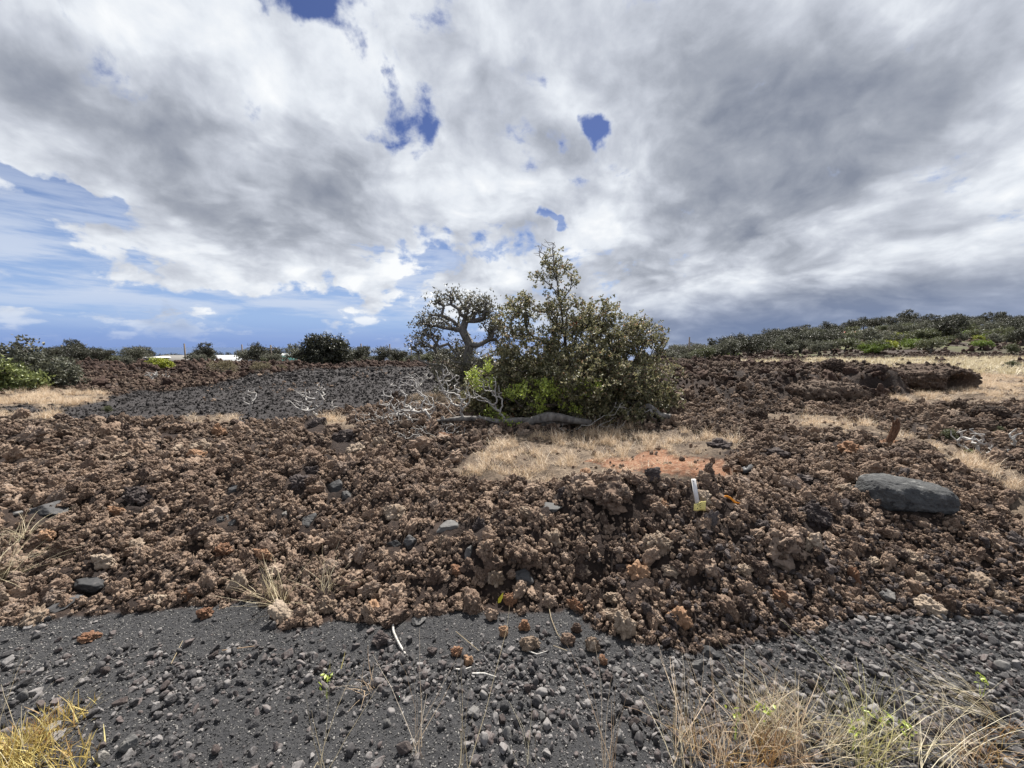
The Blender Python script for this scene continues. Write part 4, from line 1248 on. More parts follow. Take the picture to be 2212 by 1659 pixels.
def log_mesh(pts, radii, mat, sides=10, seed=1, knots=.18):
    pts = np.array(pts, float); n = 40
    t = np.linspace(0, len(pts) - 1, n)
    c = np.stack([np.interp(t, np.arange(len(pts)), pts[:, i]) for i in range(3)], 1)
    for _ in range(3): c[1:-1] = (c[:-2] + c[1:-1] * 2 + c[2:]) / 4
    rr = np.interp(t, np.arange(len(radii)), radii)
    d = np.gradient(c, axis=0); d /= np.linalg.norm(d, axis=1)[:, None]
    u = np.cross(d, (0, 0, 1.)); u /= np.maximum(np.linalg.norm(u, axis=1), 1e-6)[:, None]; v = np.cross(d, u)
    th = np.arange(sides) / sides * 2 * math.pi
    nz = 1 + knots * vnoise(np.cos(th)[None] * 1.5 + np.zeros((n, 1)), np.sin(th)[None] * 1.5 + np.zeros((n, 1)), t[:, None] * 2 + np.zeros((1, sides)), seed)
    nz = nz + .10 * np.sin(th * 5 + t[:, None] * 3)
    V = c[:, None] + (rr[:, None] * nz)[..., None] * (np.cos(th)[None, :, None] * u[:, None] + np.sin(th)[None, :, None] * v[:, None])
    V = V.reshape(-1, 3); V = np.concatenate([V, c[:1], c[-1:]])
    i = np.arange(n - 1)[:, None] * sides; k = np.arange(sides); k2 = (k + 1) % sides
    Q = np.stack([i + k, i + k2, i + sides + k2, i + sides + k], -1).reshape(-1, 4)
    e = n * sides
    T = np.concatenate([np.stack([k2, k, np.full(sides, e)], 1), np.stack([(n - 1) * sides + k, (n - 1) * sides + k2, np.full(sides, e + 1)], 1)])
    return V, [Q, T]


def pt2(x, y, D, lift=0):
    p = np.array(pt(x, y, D)); p[2] = max(p[2], H(p[0], p[1]) + lift); return p


# fallen tree: log lying left of the bush with branches rising from it
kk = .463 * LD / F
pts = [pt2(1250, 905, LD + .1, .04), pt2(1190, 916, LD, .05), pt2(1140, 908, LD, .09), pt2(1080, 915, LD - .05, .05), pt2(1035, 909, LD, .09), pt2(985, 905, LD, .08), pt2(935, 911, LD, .05), pt2(880, 905, LD + .1, .09)]
lb_ = pts[2]
root = empty('fallen_tree', lb_, 'weathered grey fallen tree lying left of the bushy ohia with bare branches', 'fallen tree')
V, Fq = log_mesh(pts, [.055, .062, .05, .052, .038, .032, .026, .014], M['log'], knots=.5); obj('log', mesh_np('log', V - lb_, Fq, M['log'], True), root)
for s, (st, lob, n) in enumerate([
    ((1090, 905), [(1040, 845, 40, 30), (1060, 830, 20, 20), (1075, 865, 20, 20)], 60),
    ((1000, 900), [(970, 830, 24, 40), (1000, 860, 20, 24), (955, 800, 16, 14)], 80),
    ((930, 905), [(880, 830, 40, 24), (900, 870, 50, 20), (860, 880, 30, 18)], 100),
    ((1040, 905), [(1000, 930, 30, 12), (1060, 935, 20, 12)], 36),
    ((960, 908), [(900, 930, 60, 10), (960, 925, 30, 10)], 70),
    ((890, 912), [(860, 905, 30, 14), (835, 860, 18, 20)], 50)]):
    a = pt2(*st, LD, .03)
    t = tgs(lob, LD, n, 1.3)
    NA_, par_, tips_ = grow([tuple(a), tuple(a + np.array((-.03, 0, .06)))], t, .045, .012, rl, .15, .03)
    V, Q = tubes(NA_, par_, tips_, .0046, .032, 5, .36)
    obj('branch', mesh_np('branch', V - lb_, Q, M['deadwood'], True), root)
pts = [pt2(1125, 945, LD - .1, .0), pt2(1150, 925, LD - .1, .1), pt2(1185, 907, LD - .05, .18), pt2(1230, 906, LD, .17), pt2(1275, 912, LD + .1, .08)]
V, Fq = log_mesh(pts, [.05, .062, .07, .065, .05], M['log'], seed=4, knots=.4)
o = obj('arched_log', mesh_np('arched_log', V - pts[0], Fq, M['log'], True), None, pts[0]); tag(o, 'thick grey log arching over the ground under the lime shrub', 'log')
# root plate right of the bush
rp = pt2(1415, 905, LD + .3)
root = empty('root_stump', rp, 'torn grey root stump at the right foot of the bushy ohia', 'stump')
V, Fq = log_mesh([pt2(1450, 925, LD + .3), pt2(1425, 900, LD + .3, .08), pt2(1400, 884, LD + .35, .2), pt2(1375, 890, LD + .35, .15)], [.05, .06, .04, .02], M['deadwood'], seed=6, knots=.5)
obj('stump_body', mesh_np('stump_body', V - rp, Fq, M['log'], True), root)
NA_, par_, tips_ = grow([tuple(rp + np.array((-.05, 0, .1))), tuple(rp + np.array((-.08, 0, .16)))], tgs([(1370, 885, 20, 10), (1440, 915, 26, 10), (1400, 910, 20, 12)], LD + .3, 16), .05, .012, rl, .05)
V, Q = tubes(NA_, par_, tips_, .004, .02, 5); obj('root', mesh_np('root', V - rp, Q, M['deadwood'], True), root)

for (nm, lab, base, lob, n, D, mt, rt) in [
    ('dead_branch', 'tangle of fine grey twigs left of the fallen tree', (830, 915), [(800, 895, 50, 14), (850, 905, 50, 18), (880, 880, 40, 16), (790, 910, 30, 8)], 200, None, 'deadwood', .0026),
    ('dead_branch', 'pale forked branch rising from the straw behind the fallen tree', (925, 880), [(905, 820, 22, 16), (925, 812, 14, 12), (890, 808, 16, 6)], 26, None, 'whitewood', .004),
    ('dead_branch', 'mat of grey twigs lying on rubble under the fallen tree', (950, 945), [(900, 935, 50, 10), (990, 945, 50, 10), (1040, 950, 40, 8), (950, 925, 60, 10)], 240, None, 'deadwood', .0024),
    ('dead_branch', 'thin twiggy scrub under the front of the bushy ohia', (1230, 935), [(1180, 925, 50, 18), (1250, 930, 60, 16), (1310, 915, 40, 26), (1340, 890, 20, 26)], 200, None, 'deadwood', .002),
    ('dead_shrub', 'leafless grey shrub with crooked limbs on the dark cinder', (690, 905), [(680, 850, 30, 22), (705, 840, 20, 26), (650, 855, 26, 18), (715, 870, 20, 16), (640, 870, 24, 10), (670, 880, 30, 10)], 80, None, 'deadwood', .006),
    ('dead_shrub', 'thin bare weed standing in the dark cinder', (540, 898), [(540, 860, 14, 18), (545, 845, 8, 10), (525, 850, 10, 6)], 26, None, 'deadwood', .005),
    ('dead_shrub', 'grey leafless bush below the yellow-green bush', (340, 825), [(345, 812, 22, 14), (325, 808, 12, 8)], 60, None, 'deadwood', .010),
    ('dead_shrub', 'white bare branches among the right shrubs', (2110, 985), [(2095, 950, 24, 26), (2120, 955, 16, 20), (2070, 940, 14, 14), (2145, 970, 26, 12)], 60, None, 'deadwood', .005),
    ('dead_shrub', 'curved white limb by the right shrubs', (2195, 975), [(2190, 945, 8, 16), (2200, 930, 6, 8)], 12, None, 'whitewood', .006),
    ('dead_shrub', 'bare twigs on the rubble by the lime shrub', (985, 905), [(960, 860, 20, 20), (985, 850, 10, 16)], 18, None, 'whitewood', .0035),
]:
    b = hit2(*base); D = b[1]
    dead(nm, lab, [tuple(b), tuple(b + np.array((0, 0, .03)))], tgs(lob, D, n), M[mt], rt, rt * 8, hash(lab) % 1 + len(lab), seg=.05 * D / 5, wob=.012 * D / 5, cat='dead shrub' if nm == 'dead_shrub' else 'dead branch')


# small sticks in front
def stick(x0, y0, x1, y1, rad, label, mat, mids=(), lift=.012):
    P = [hit2(x0, y0)] + [hit2(*m) for m in mids] + [hit2(x1, y1)]
    P = [p + np.array((0, 0, lift + rad)) for p in P]
    V, Fq = log_mesh(P, [rad] * (len(P) - 1) + [rad * .7], M[mat], sides=7, seed=len(label), knots=.12)
    o = obj('stick', mesh_np('stick', V - P[0], Fq, M[mat], True), None, P[0]); tag(o, label, 'stick', 'bleached sticks on the grit'); return o


stick(848, 1345, 876, 1420, .0058, 'thick white bleached stick leaning from the bank onto the grit', 'whitewood', [(850, 1372), (862, 1398)])
stick(985, 1452, 1018, 1448, .004, 'short white curl of wood above the grey stones', 'whitewood', [(1000, 1454)])
stick(1020, 1462, 1072, 1470, .004, 'bent white twig lying flat below the orange clinkers', 'whitewood', [(1045, 1462)])
stick(1140, 1412, 1182, 1412, .003, 'thin pale twig under the pale folded rock', 'whitewood', [(1160, 1420)])
stick(1182, 1295, 1232, 1398, .0022, 'long thin twig running down to the pale folded rock', 'straw_pale', [(1190, 1340), (1205, 1378)])
stick(1195, 1400, 1225, 1412, .002, 'fine twig beside the pale folded rock', 'straw_pale')
stick(480, 1412, 550, 1402, .003, 'straw stem lying flat on the left grit', 'straw')
stick(985, 1370, 1035, 1412, .002, 'thin straight twig on the grit by the double rust clinker', 'straw_pale')
stick(370, 1440, 395, 1390, .002, 'pale stem leaning on the left gravel', 'straw_pale')
stick(1600, 1290, 1650, 1320, .003, 'white curved twig on the right slope', 'whitewood', [(1630, 1296)])

# yellow fallen leaf
P = hit2(1080, 1312); k = .463 * P[1] / F
V = np.array([(-6, 0, 0), (-5, 0, 14), (3, 2, 24), (10, 0, 34), (8, -2, 18), (2, -1, 4), (1, 3, 16)]) * k * .8
me = mesh_np('fallen_leaf', V, np.array([(0, 1, 6), (1, 2, 6), (2, 3, 6), (3, 4, 6), (4, 5, 6), (5, 0, 6)]), plain('yellow_leaf', (.55, .50, .05), .4))
tag(obj('fallen_leaf', me, None, P + np.array((0, -.02, .04))), 'yellow fallen leaf propped on brown clinker at the grit edge', 'leaf')


# white stake with a yellow tag wrapped at its foot
def box(x0, x1, y0, y1, z0, z1):
    V = np.array([(x, y, z) for x in (x0, x1) for y in (y0, y1) for z in (z0, z1)], float)
    Q = np.array([(0, 1, 3, 2), (4, 6, 7, 5), (0, 4, 5, 1), (2, 3, 7, 6), (0, 2, 6, 4), (1, 5, 7, 3)])
    return V, Q


def join(parts):
    Vs, Qs, o = [], [], 0
    for V, Q in parts: Vs.append(V); Qs.append(Q + o); o += len(V)
    return np.concatenate(Vs), np.concatenate(Qs)


P = hit2(1492, 1092); k = .463 * project(*P)[2] / F; P[2] += 14 * k; P[1] -= .10
root = empty('survey_stake', P, 'white stake leaning in the rubble with a yellow printed tag at its foot', 'stake')
V, Q = box(-4 * k, 4 * k, -2 * k, 2 * k, -8 * k, 54 * k); V[:, 0] -= V[:, 2] * .20
obj('stake', mesh_np('stake', V, Q, plain('white_paint_stake', (.66, .64, .62), .6)), root)
V, Q = box(-2.2 * k, -.6 * k, -2.4 * k, -2.1 * k, 49 * k, 51 * k); V[:, 0] -= V[:, 2] * .20
obj('nail_hole', mesh_np('nail_hole', V, Q, plain('dark_hole', (.05, .05, .05))), root)
ym = plain('yellow_tag', (.72, .62, .22), .6, .15)
g = np.array([[(-9 + 24 * u, -3 - 2 * math.sin(u * 7), 2 - 14 * v + 7 * u * (1 - v)) for u in np.linspace(0, 1, 9)] for v in np.linspace(0, 1, 5)]) * k
Vt = g.reshape(-1, 3); i = np.arange(45).reshape(5, 9)
Qt = np.stack([i[:-1, :-1], i[:-1, 1:], i[1:, 1:], i[1:, :-1]], -1).reshape(-1, 4)
tg_ = obj('tag', mesh_np('tag', Vt, Qt, ym), root)
tg_.modifiers.new('thick', 'SOLIDIFY').thickness = .6 * k
pr = []
for rw in range(3):
    for c_ in range(6):
        if (rw * 7 + c_ * 3) % 5 == 0: continue
        u = .08 + c_ * .15; v = .18 + rw * .26
        x0 = (-9 + 24 * u) * k; z0 = (2 - 14 * v + 7 * u * (1 - v)) * k; yy = (-3 - 2 * math.sin(u * 7) - .7) * k
        pr.append(box(x0, x0 + 1.7 * k, yy - .1 * k, yy, z0, z0 + 2.2 * k))
V, Q = join(pr); o = obj('printed_marks', mesh_np('printed_marks', V, Q, plain('black_print', (.06, .055, .03))), tg_)
o['kind'] = 'stuff'
# orange scrap of flagging tape
P = hit2(1572, 1095); k = .463 * project(*P)[2] / F
g = np.array([[(-16 + 34 * u + 3 * v, -2 + 2 * math.sin(u * 9 + v), 10 - 13 * u + 3 * math.sin(u * 6) + v * 4 * (1 - .5 * u)) for u in np.linspace(0, 1, 12)] for v in (0, .5, 1)]) * k
i = np.arange(36).reshape(3, 12); Qt = np.stack([i[:-1, :-1], i[:-1, 1:], i[1:, 1:], i[1:, :-1]], -1).reshape(-1, 4)
o = obj('tape_scrap', mesh_np('tape_scrap', g.reshape(-1, 3), Qt, plain('orange_tape', (.75, .28, .03), .4)), None, P + np.array((0, -.03, .05)))
o.modifiers.new('thick', 'SOLIDIFY').thickness = .5 * k
tag(o, 'crumpled orange strip of marking tape caught in the rubble', 'tape')
P = hit2(1615, 1026); k = .463 * project(*P)[2] / F
V, Q = box(-15 * k, 13 * k, -8 * k, 8 * k, -1.2 * k, 1.2 * k); V[:, 2] += V[:, 0] * .35
tag(obj('black_plate', mesh_np('black_plate', V, Q, plain('black_plastic', (.03, .03, .032), .5)), None, P + np.array((0, 0, .06)), (R(25), 0, R(15))), 'flat black plate lying on the rubble right of the orange dirt', 'plate')


# ------------------------------------------------------------------ grass
def blades(C, n, L, W, lean, r_, segs=3, base=.03, droop=.5, dirbias=(0, 0), jl=(.5, 1.2)):
    """bent blades from the points C (m,3); returns verts, quads, var"""
    m = len(C) * n
    c = np.repeat(C, n, 0) + np.concatenate([r_.normal(0, base, (m, 2)), np.zeros((m, 1))], 1)
    a = r_.uniform(0, 2 * math.pi, m); le = np.abs(r_.normal(0, lean, m))
    h = np.stack([np.cos(a) * le + dirbias[0], np.sin(a) * le + dirbias[1]], 1)
    l = L * r_.uniform(jl[0], jl[1], m)
    side = np.stack([-np.sin(a + r_.normal(0, .8, m)), np.cos(a + r_.normal(0, .8, m)), np.zeros(m)], 1)
    V = np.zeros((m, segs + 1, 2, 3))
    cur = c.copy(); d = np.concatenate([h, np.ones((m, 1))], 1); d /= np.linalg.norm(d, axis=1)[:, None]
    hd = np.concatenate([h, np.zeros((m, 1))], 1); hn = hd / np.maximum(np.linalg.norm(hd, axis=1), .05)[:, None]
    dr = droop * r_.uniform(.2, 1.4, m)
    for s in range(segs + 1):
        w = W * (1 - .8 * s / segs) * .5
        V[:, s, 0] = cur + side * w; V[:, s, 1] = cur - side * w
        cur = cur + d * (l / segs)[:, None]
        d = d + (hn * .8 - np.array((0, 0, .7))) * (dr / segs)[:, None] + r_.normal(0, .07, (m, 3)); d /= np.linalg.norm(d, axis=1)[:, None]
    V = V.reshape(-1, 3)
    b = (np.arange(m) * (segs + 1) * 2)[:, None]; s = np.arange(segs) * 2
    Q = np.stack([b + s, b + s + 1, b + s + 3, b + s + 2], -1).reshape(-1, 4)
    return V, Q, np.repeat(r_.random(m), segs)


def tuft_mesh(seed, n, L, W, lean, mat, droop=.6, base=.03):
    r_ = np.random.default_rng(seed)
    V, Q, vv = blades(np.zeros((1, 3)), n, L, W, lean, r_, 3, base, droop)
    me = mesh_np('tuft', V, Q, mat); fattr(me, 'var', vv); return me


C_TUFT = bpy.data.collections.new('tufts'); MS_TUFT = []
for i in range(6):
    me = tuft_mesh(700 + i, 85, .19 - .01 * i, .004, 1.0, M['straw'], 1.2, .045); MS_TUFT.append(me)
    C_TUFT.objects.link(bpy.data.objects.new('grass_tuft_%d' % i, me))
C_TUFT2 = bpy.data.collections.new('tufts_far')
for i in range(4):
    me = tuft_mesh(730 + i, 70, .26, .012, .8, M['straw_pale'], .9, .07)
    C_TUFT2.objects.link(bpy.data.objects.new('far_tuft_%d' % i, me))

GR = []
x, y = sample(3.4, 16, 60, 1.5); z = height(x, y); zn, px, py, f = zones(x, y, z)
w = np.where(zn == 4, .85, np.where(zn == 5, .55, np.where(zn == 3, .20, np.where((zn == 1) & (y > 5.5) & (px > 560), .012, 0))))
w = w * (.10 + .90 * sstep(-.12, .28, fbm2(x * 1.3, y * 1.3, 3, 55)))
ok = rng.random(len(x)) < w
x, y, z, f, px, py = x[ok], y[ok], z[ok], f[ok], px[ok], py[ok]
s = rng.uniform(.45, 1.15, len(x)); rz = rng.uniform(0, 6.28, len(x))
order = np.argsort(-(s / f) * ((px > 0) & (px < 1024) & (py < 760)))
vis = (px > 5) & (px < 1019)
ind = [i for i in order if vis[i]][:170]
mask = np.ones(len(x), bool); mask[ind] = False
LMG = [((1090, 1000), 'the pale straw hummock'), ((1285, 985), 'the middle of the grass pocket'), ((1430, 930), 'the root stump'), ((1500, 960), 'the orange dirt'), ((1180, 1010), 'the rubble lip'),
       ((1650, 905), 'the head of the straw strip'), ((1925, 930), 'the lava spire'), ((2120, 1010), 'the right shrubs'), ((120, 860), 'the left edge tree'), ((720, 920), 'the leafless cinder shrub'),
       ((2060, 850), 'the cave mound'), ((450, 900), 'the dark cinder patch'), ((960, 860), 'the fallen tree'), ((2190, 1120), 'the big grey boulder side'), ((1900, 860), 'the raised lobe end')]
_lm = LM
for i in ind:
    o = obj('grass_tuft', MS_TUFT[rng.integers(0, 6)], None, (x[i], y[i], z[i]), (0, 0, rz[i]), (s[i],) * 3)
    LM = LMG
    lab = uniq('%s dry straw grass tuft', near_label(px[i], py[i]), ['thick' if s[i] > .8 else 'thin', 'golden', 'pale', 'bushy' if s[i] > .8 else 'short', 'ragged', 'bent'])
    tag(o, lab, 'grass tuft', 'dry grass tufts')
LM = _lm
scatter('dry_grass', np.stack([x, y, z], 1)[mask], np.stack([0 * x, 0 * x, rz], 1)[mask], np.stack([s, s, s], 1)[mask], C_TUFT, None, 'dry straw coloured grass growing in patches', 6)
x, y = sample(16, 70, 2.4, 1.5); z = height(x, y); zn, px, py, f = zones(x, y, z)
ok = (zn == 4) & (rng.random(len(x)) < .35 + .6 * sstep(-.2, .3, fbm2(x * .3, y * .3, 3, 56)))
x, y, z = x[ok], y[ok], z[ok]; s = rng.uniform(.9, 2.2, len(x))
scatter('dry_grass', np.stack([x, y, z], 1), np.stack([0 * x, 0 * x, rng.uniform(0, 6.28, len(x))], 1), np.stack([s, s, s * .8], 1), C_TUFT2, None, 'pale dry grass of the far field', 4)


# near weeds and long stems
def weed(x, y, n, L, W, lean, mat, label, name='dry_weed', segs=6, droop=.7, base=.02, spreadpx=0, m=1, bias=(0, 0), jl=(.5, 1.2), seed=1, cat='weed', group='dry weeds at the near edge'):
    r_ = np.random.default_rng(seed)
    P = hit2(x, y); C = [P]
    for _ in range(m - 1):
        q = P[:2] + r_.normal(0, spreadpx, 2) * np.array((1, .5)); C.append(np.array((q[0], q[1], H(q[0], q[1]))))
    V, Q, vv = blades(np.array(C), n, L, W, lean, r_, segs, base, droop, bias, jl)
    me = mesh_np(name, V - P, Q, M[mat]); fattr(me, 'var', vv)
    o = obj(name, me, None, P); tag(o, label, cat, group); return o


weed(585, 1300, 40, .32, .0042, .9, 'straw_pale', 'white dry weed with bare arching stems at the bank foot', droop=.5, jl=(.4, 1.2), seed=3, m=2, spreadpx=.05)
weed(715, 1290, 12, .28, .0034, .7, 'straw_pale', 'sparse pale stems right of the dry white weed', droop=.4, seed=4, m=2, spreadpx=.05)
weed(10, 1260, 44, .38, .0045, 1.0, 'straw_pale', 'bundle of bent pale straw against the left black rocks', droop=.6, seed=5, m=2, spreadpx=.08, bias=(.35, 0))
weed(20, 1190, 26, .3, .0042, .9, 'straw_pale', 'upper clump of pale straw at the left frame edge', droop=.6, seed=6, m=2, spreadpx=.06, bias=(.3, 0))
weed(805, 1490, 16, .16, .003, 1.2, 'straw', 'straw sprig lying over the grey stones', droop=.6, seed=7, bias=(-.5, 0))
weed(720, 1465, 6, .10, .006, .9, 'straw_green', 'small yellow-green sprig beside the straw sprig', droop=.3, seed=8, segs=3)
weed(905, 1645, 12, .42, .003, .38, 'straw', 'broken straw stems branching at the bottom edge', droop=.4, seed=9, bias=(.0, .12))
weed(1000, 1680, 7, .55, .0026, .45, 'straw_pale', 'long leaning grass stems at the bottom edge', droop=.3, seed=10, bias=(-.1, .2))
weed(1310, 1670, 12, .46, .003, .3, 'straw', 'v-shaped straw stems at the bottom middle', droop=.3, seed=11, bias=(0, .15))
weed(1140, 1660, 7, .30, .0026, .5, 'straw_pale', 'low pale stems between the straw clumps', droop=.4, seed=12)
weed(690, 1660, 7, .34, .0024, .5, 'straw_pale', 'thin pale stems below the straw sprig', droop=.4, seed=13, bias=(0, .1))
weed(30, 1640, 90, .085, .0045, .9, 'yellow_weed', 'yellow-brown bushy weed in the bottom corner by the grit', droop=.3, seed=14, m=9, spreadpx=.10, base=.05, segs=3)
weed(70, 1600, 40, .07, .004, .9, 'rust_weed', 'rusty low twigs at the rim of the yellow-brown weed', droop=.3, seed=77, m=5, spreadpx=.08, base=.05, segs=3)
weed(30, 1660, 14, .36, .003, .6, 'straw_pale', 'long pale stems growing out of the yellow-brown weed', droop=.5, seed=15, m=2, spreadpx=.06)
k_ = 0
for (x, y, n, L, m, mt, lb, bias) in [
    (1560, 1650, 16, .34, 5, 'straw', 'tall golden dry weed at the bottom, start of the tangle', (.1, .1)),
    (1640, 1640, 24, .20, 6, 'rust_weed', 'rusty brown twiggy weed in the middle of the tangle', (.1, .0)),
    (1720, 1650, 20, .30, 6, 'straw', 'dense golden dry weed in the tangle', (-.1, .1)),
    (1800, 1640, 16, .28, 5, 'straw_pale', 'pale dry weed right of the rusty one', (.5, .1)),
    (1880, 1665, 12, .36, 4, 'straw_green', 'yellow-green stems right of the tangle', (.5, .2)),
    (2010, 1660, 10, .40, 4, 'straw_pale', 'long pale stems arching over the coarse gravel', (.9, .2)),
    (2150, 1650, 14, .34, 4, 'straw', 'golden weed in the right bottom corner', (-.4, .1)),
    (2185, 1580, 14, .36, 3, 'straw_pale', 'pale stems leaning in from the right edge', (-1.3, .1)),
    (1460, 1650, 10, .34, 3, 'straw_pale', 'sparse pale stems left of the tangle', (0, .15)),
    (1600, 1560, 8, .34, 3, 'straw_pale', 'thin stems rising behind the tangle', (.3, .1)),
    (1760, 1580, 7, .42, 3, 'straw', 'long crossing straw stems behind the tangle', (-.6, .2)),
    (1950, 1600, 8, .46, 3, 'straw_green', 'green-tinged stems crossing the coarse gravel', (-1.2, .0)),
    (2100, 1500, 8, .40, 3, 'straw_pale', 'flat lying stems on the coarse gravel', (-1.6, .0)),
    (2150, 1640, 24, .15, 3, 'rust_weed', 'rusty low weed in the right bottom corner', (0, 0)),
    (1530, 1640, 22, .15, 3, 'rust_weed', 'rusty low weed beside the golden tangle start', (0, 0)),
    (1680, 1600, 26, .22, 7, 'straw_pale', 'whitish fine twigs filling the tangle', (.3, 0)),
]:
    k_ += 1
    weed(x, y, n, L, .0023 if mt != 'rust_weed' else .0026, .75, mt, lb, droop=.55, m=m, spreadpx=.09, bias=bias, seed=40 + k_, base=.03)
# small leafy bits on the weeds
for q, (x, y) in enumerate(((1640, 1545), (1660, 1560), (1590, 1570), (1870, 1560), (1910, 1570), (2120, 1480), (1840, 1600), (1960, 1590), (708, 1480))):
    P = hit2(x, y + 30); r_ = np.random.default_rng(q)
    V, T, vv = leaves(P[None] + np.array([[0, 0, .10]]), 12, .022, .012, .014, r_)
    V2, Q2, v2 = blades(P[None], 3, .11, .002, .1, r_, 3, .003, .1)
    me = mesh_np('sprig', np.concatenate([V, V2]) - P, [T, Q2 + len(V)], M['lime']); fattr(me, 'var', np.concatenate([vv, v2]))
    tag(obj('weed_sprig', me, None, P), uniq('%s yellow-green leafy sprig', near_label(x * .463, y * .463), ['small', 'tiny', 'fresh', 'bright']), 'weed', 'fresh sprigs among the dry weeds')

# ------------------------------------------------------------------ background trees and bushes
def proto_tree(seed, w, h, trunk_h, nt, mat, bark, lobesn=6, leaf=.16, nper=6, cluster=4, name='tree', flatb=.35):
    r_ = np.random.default_rng(seed)
    L = []
    for i in range(lobesn):
        a = r_.uniform(0, 6.28); rr = r_.uniform(.1, .62) * w / 2
        L.append((math.cos(a) * rr, math.sin(a) * rr, trunk_h + (h - trunk_h) * r_.uniform(.25, .85) * (1 - rr / w * .8), w * r_.uniform(.16, .27), (h - trunk_h) * r_.uniform(.15, .25)))
    T = []
    for l in L:
        q = r_.normal(0, 1, (nt // lobesn, 3)); q /= np.linalg.norm(q, axis=1)[:, None]; q *= r_.uniform(.4, 1, (len(q), 1)) ** .5
        T.append(np.array(l[:3]) + q * np.array((l[3], l[3], l[4])))
    T = np.concatenate(T); T[:, 2] = np.clip(T[:, 2], .1, h)
    NA, par, tips = grow([(0, 0, -.3), (r_.normal(0, .1), r_.normal(0, .1), trunk_h)], T, .35, .05, r_, .2)
    V, Q = tubes(NA, par, tips, .012 * w / 4, .16 * w / 4, 4)
    tm = mesh_np('trunk', V, Q, bark, True)
    C = np.repeat(NA[tips], cluster, 0) + r_.normal(0, .14 * w / 4, (len(tips) * cluster, 3))
    V, F3, vv = leaves(C, nper, leaf, leaf * .6, leaf * .4, r_)
    cm = mesh_np('crown', V, F3, mat); fattr(cm, 'var', vv)
    return tm, cm


PT = {
    'dark1': proto_tree(801, 4.6, 3.6, .9, 150, M['tree_dark'], M['bark']),
    'dark2': proto_tree(802, 5.5, 3.2, .8, 170, M['tree_dark'], M['bark'], 8),
    'dark3': proto_tree(803, 3.4, 4.2, 1.1, 130, M['tree_dark'], M['bark'], 5),
    'grey1': proto_tree(804, 4.8, 3.0, .6, 140, M['tree_grey'], M['bark_grey'], 7),
    'grey2': proto_tree(805, 3.2, 2.8, .5, 110, M['tree_grey'], M['bark_grey'], 6),
    'green1': proto_tree(806, 4.4, 1.9, .25, 150, M['tree_green'], M['bark'], 8),
    'green2': proto_tree(807, 3.0, 1.7, .25, 110, M['tree_green'], M['bark'], 6),
    'yellow': proto_tree(808, 3.2, 1.5, .2, 130, M['tree_yellow'], M['bark'], 7),
    'olive1': proto_tree(809, 4.5, 2.6, .4, 150, M['tree_olive'], M['bark_grey'], 8),
    'olive2': proto_tree(810, 3.0, 2.2, .3, 110, M['tree_olive'], M['bark_grey'], 6),
    'tan': proto_tree(811, 2.6, 1.2, .15, 110, M['tan_leaf'], M['bark_grey'], 6, leaf=.09),
    'bare': proto_tree(812, 3.0, 3.2, 1.0, 120, M['tree_grey'], M['bark_grey'], 6, leaf=.08, nper=1, cluster=1),
}


def place(kind, x, y, s, name, label, cat, group=None, sz=None):
    tm, cm = PT[kind]
    root = empty(name, (x, y, H(x, y)), label, cat, group, random.uniform(0, 6.28), (s, s, s * (sz or 1)))
    obj('trunk', tm, root); obj('crown', cm, root)
    return root


def place_px(kind, px2, Y, wpx, name, label, cat, group=None, sz=None):
    """px2: column in the 2212 reading; Y: depth; wpx: width there"""
    d = pix_dir(px2 * .463, 350); x = d[0] / d[1] * Y
    w0 = {'dark1': 4.6, 'dark2': 5.5, 'dark3': 3.4, 'grey1': 4.8, 'grey2': 3.2, 'green1': 4.4, 'green2': 3.0, 'yellow': 3.2, 'olive1': 4.5, 'olive2': 3, 'tan': 2.6, 'bare': 3}[kind]
    return place(kind, x, Y, wpx * .463 * Y / F / w0, name, label, cat, group, sz)


def pyat(px2, py2):
    P = hit2(px2, py2); return P[1]


SP = [  # kind, column, base row, width, name, label
    ('yellow', 358, 800, 60, 'leafy_bush', 'bright yellow-green bush on the left lava field', 'bush'),
    ('tan', 480, 812, 70, 'brush', 'wide tan brush right of the yellow-green bush', 'bush'),
    ('tan', 560, 806, 50, 'brush', 'tan brush left of the round dark tree', 'bush'),
    ('tan', 605, 800, 30, 'brush', 'small tan brush just left of the round dark tree', 'bush'),
    ('grey2', 272, 795, 34, 'leafless_bush', 'grey twiggy bush left of the yellow-green bush', 'bush'),
    ('olive2', 222, 893, 24, 'small_shrub', 'small olive shrub alone on the dark cinder', 'shrub'),
    ('grey2', 640, 790, 60, 'grey_bush', 'grey bush leaning on the round dark tree', 'bush'),
    ('olive1', 2012, 765, 66, 'reed_bush', 'tall upright olive bush in the right field', 'bush'),
    ('green1', 1898, 765, 60, 'leafy_bush', 'bright green bush left of the tall olive one', 'bush'),
    ('green1', 2120, 756, 50, 'leafy_bush', 'flat bright green bush right of the tall olive one', 'bush'),
    ('olive2', 2190, 768, 34, 'dark_bush', 'dark bush at the right side of the far field', 'bush'),
    ('grey1', 1730, 760, 50, 'grey_bush', 'grey-green bush at the foot of the slope', 'bush'),
    ('grey1', 1580, 765, 70, 'grey_bush', 'broad grey bush right of the bushy ohia', 'bush'),
    ('dark1', 1840, 745, 40, 'dark_bush', 'dark bush behind the bright green ones', 'bush'),
    ('olive2', 2075, 955, 40, 'leafy_shrub', 'yellowing shrub with white limbs right of the straw strip', 'shrub'),
    ('green2', 2125, 985, 24, 'leafy_shrub', 'low fresh green shrub in front of the yellowing one', 'shrub'),
    ('olive2', 2170, 940, 34, 'leafy_shrub', 'yellow-leaved shrub near the right frame edge', 'shrub'),
    ('olive2', 2195, 800, 26, 'leafy_shrub', 'olive shrub in dry grass near the cave mound', 'shrub'),
]
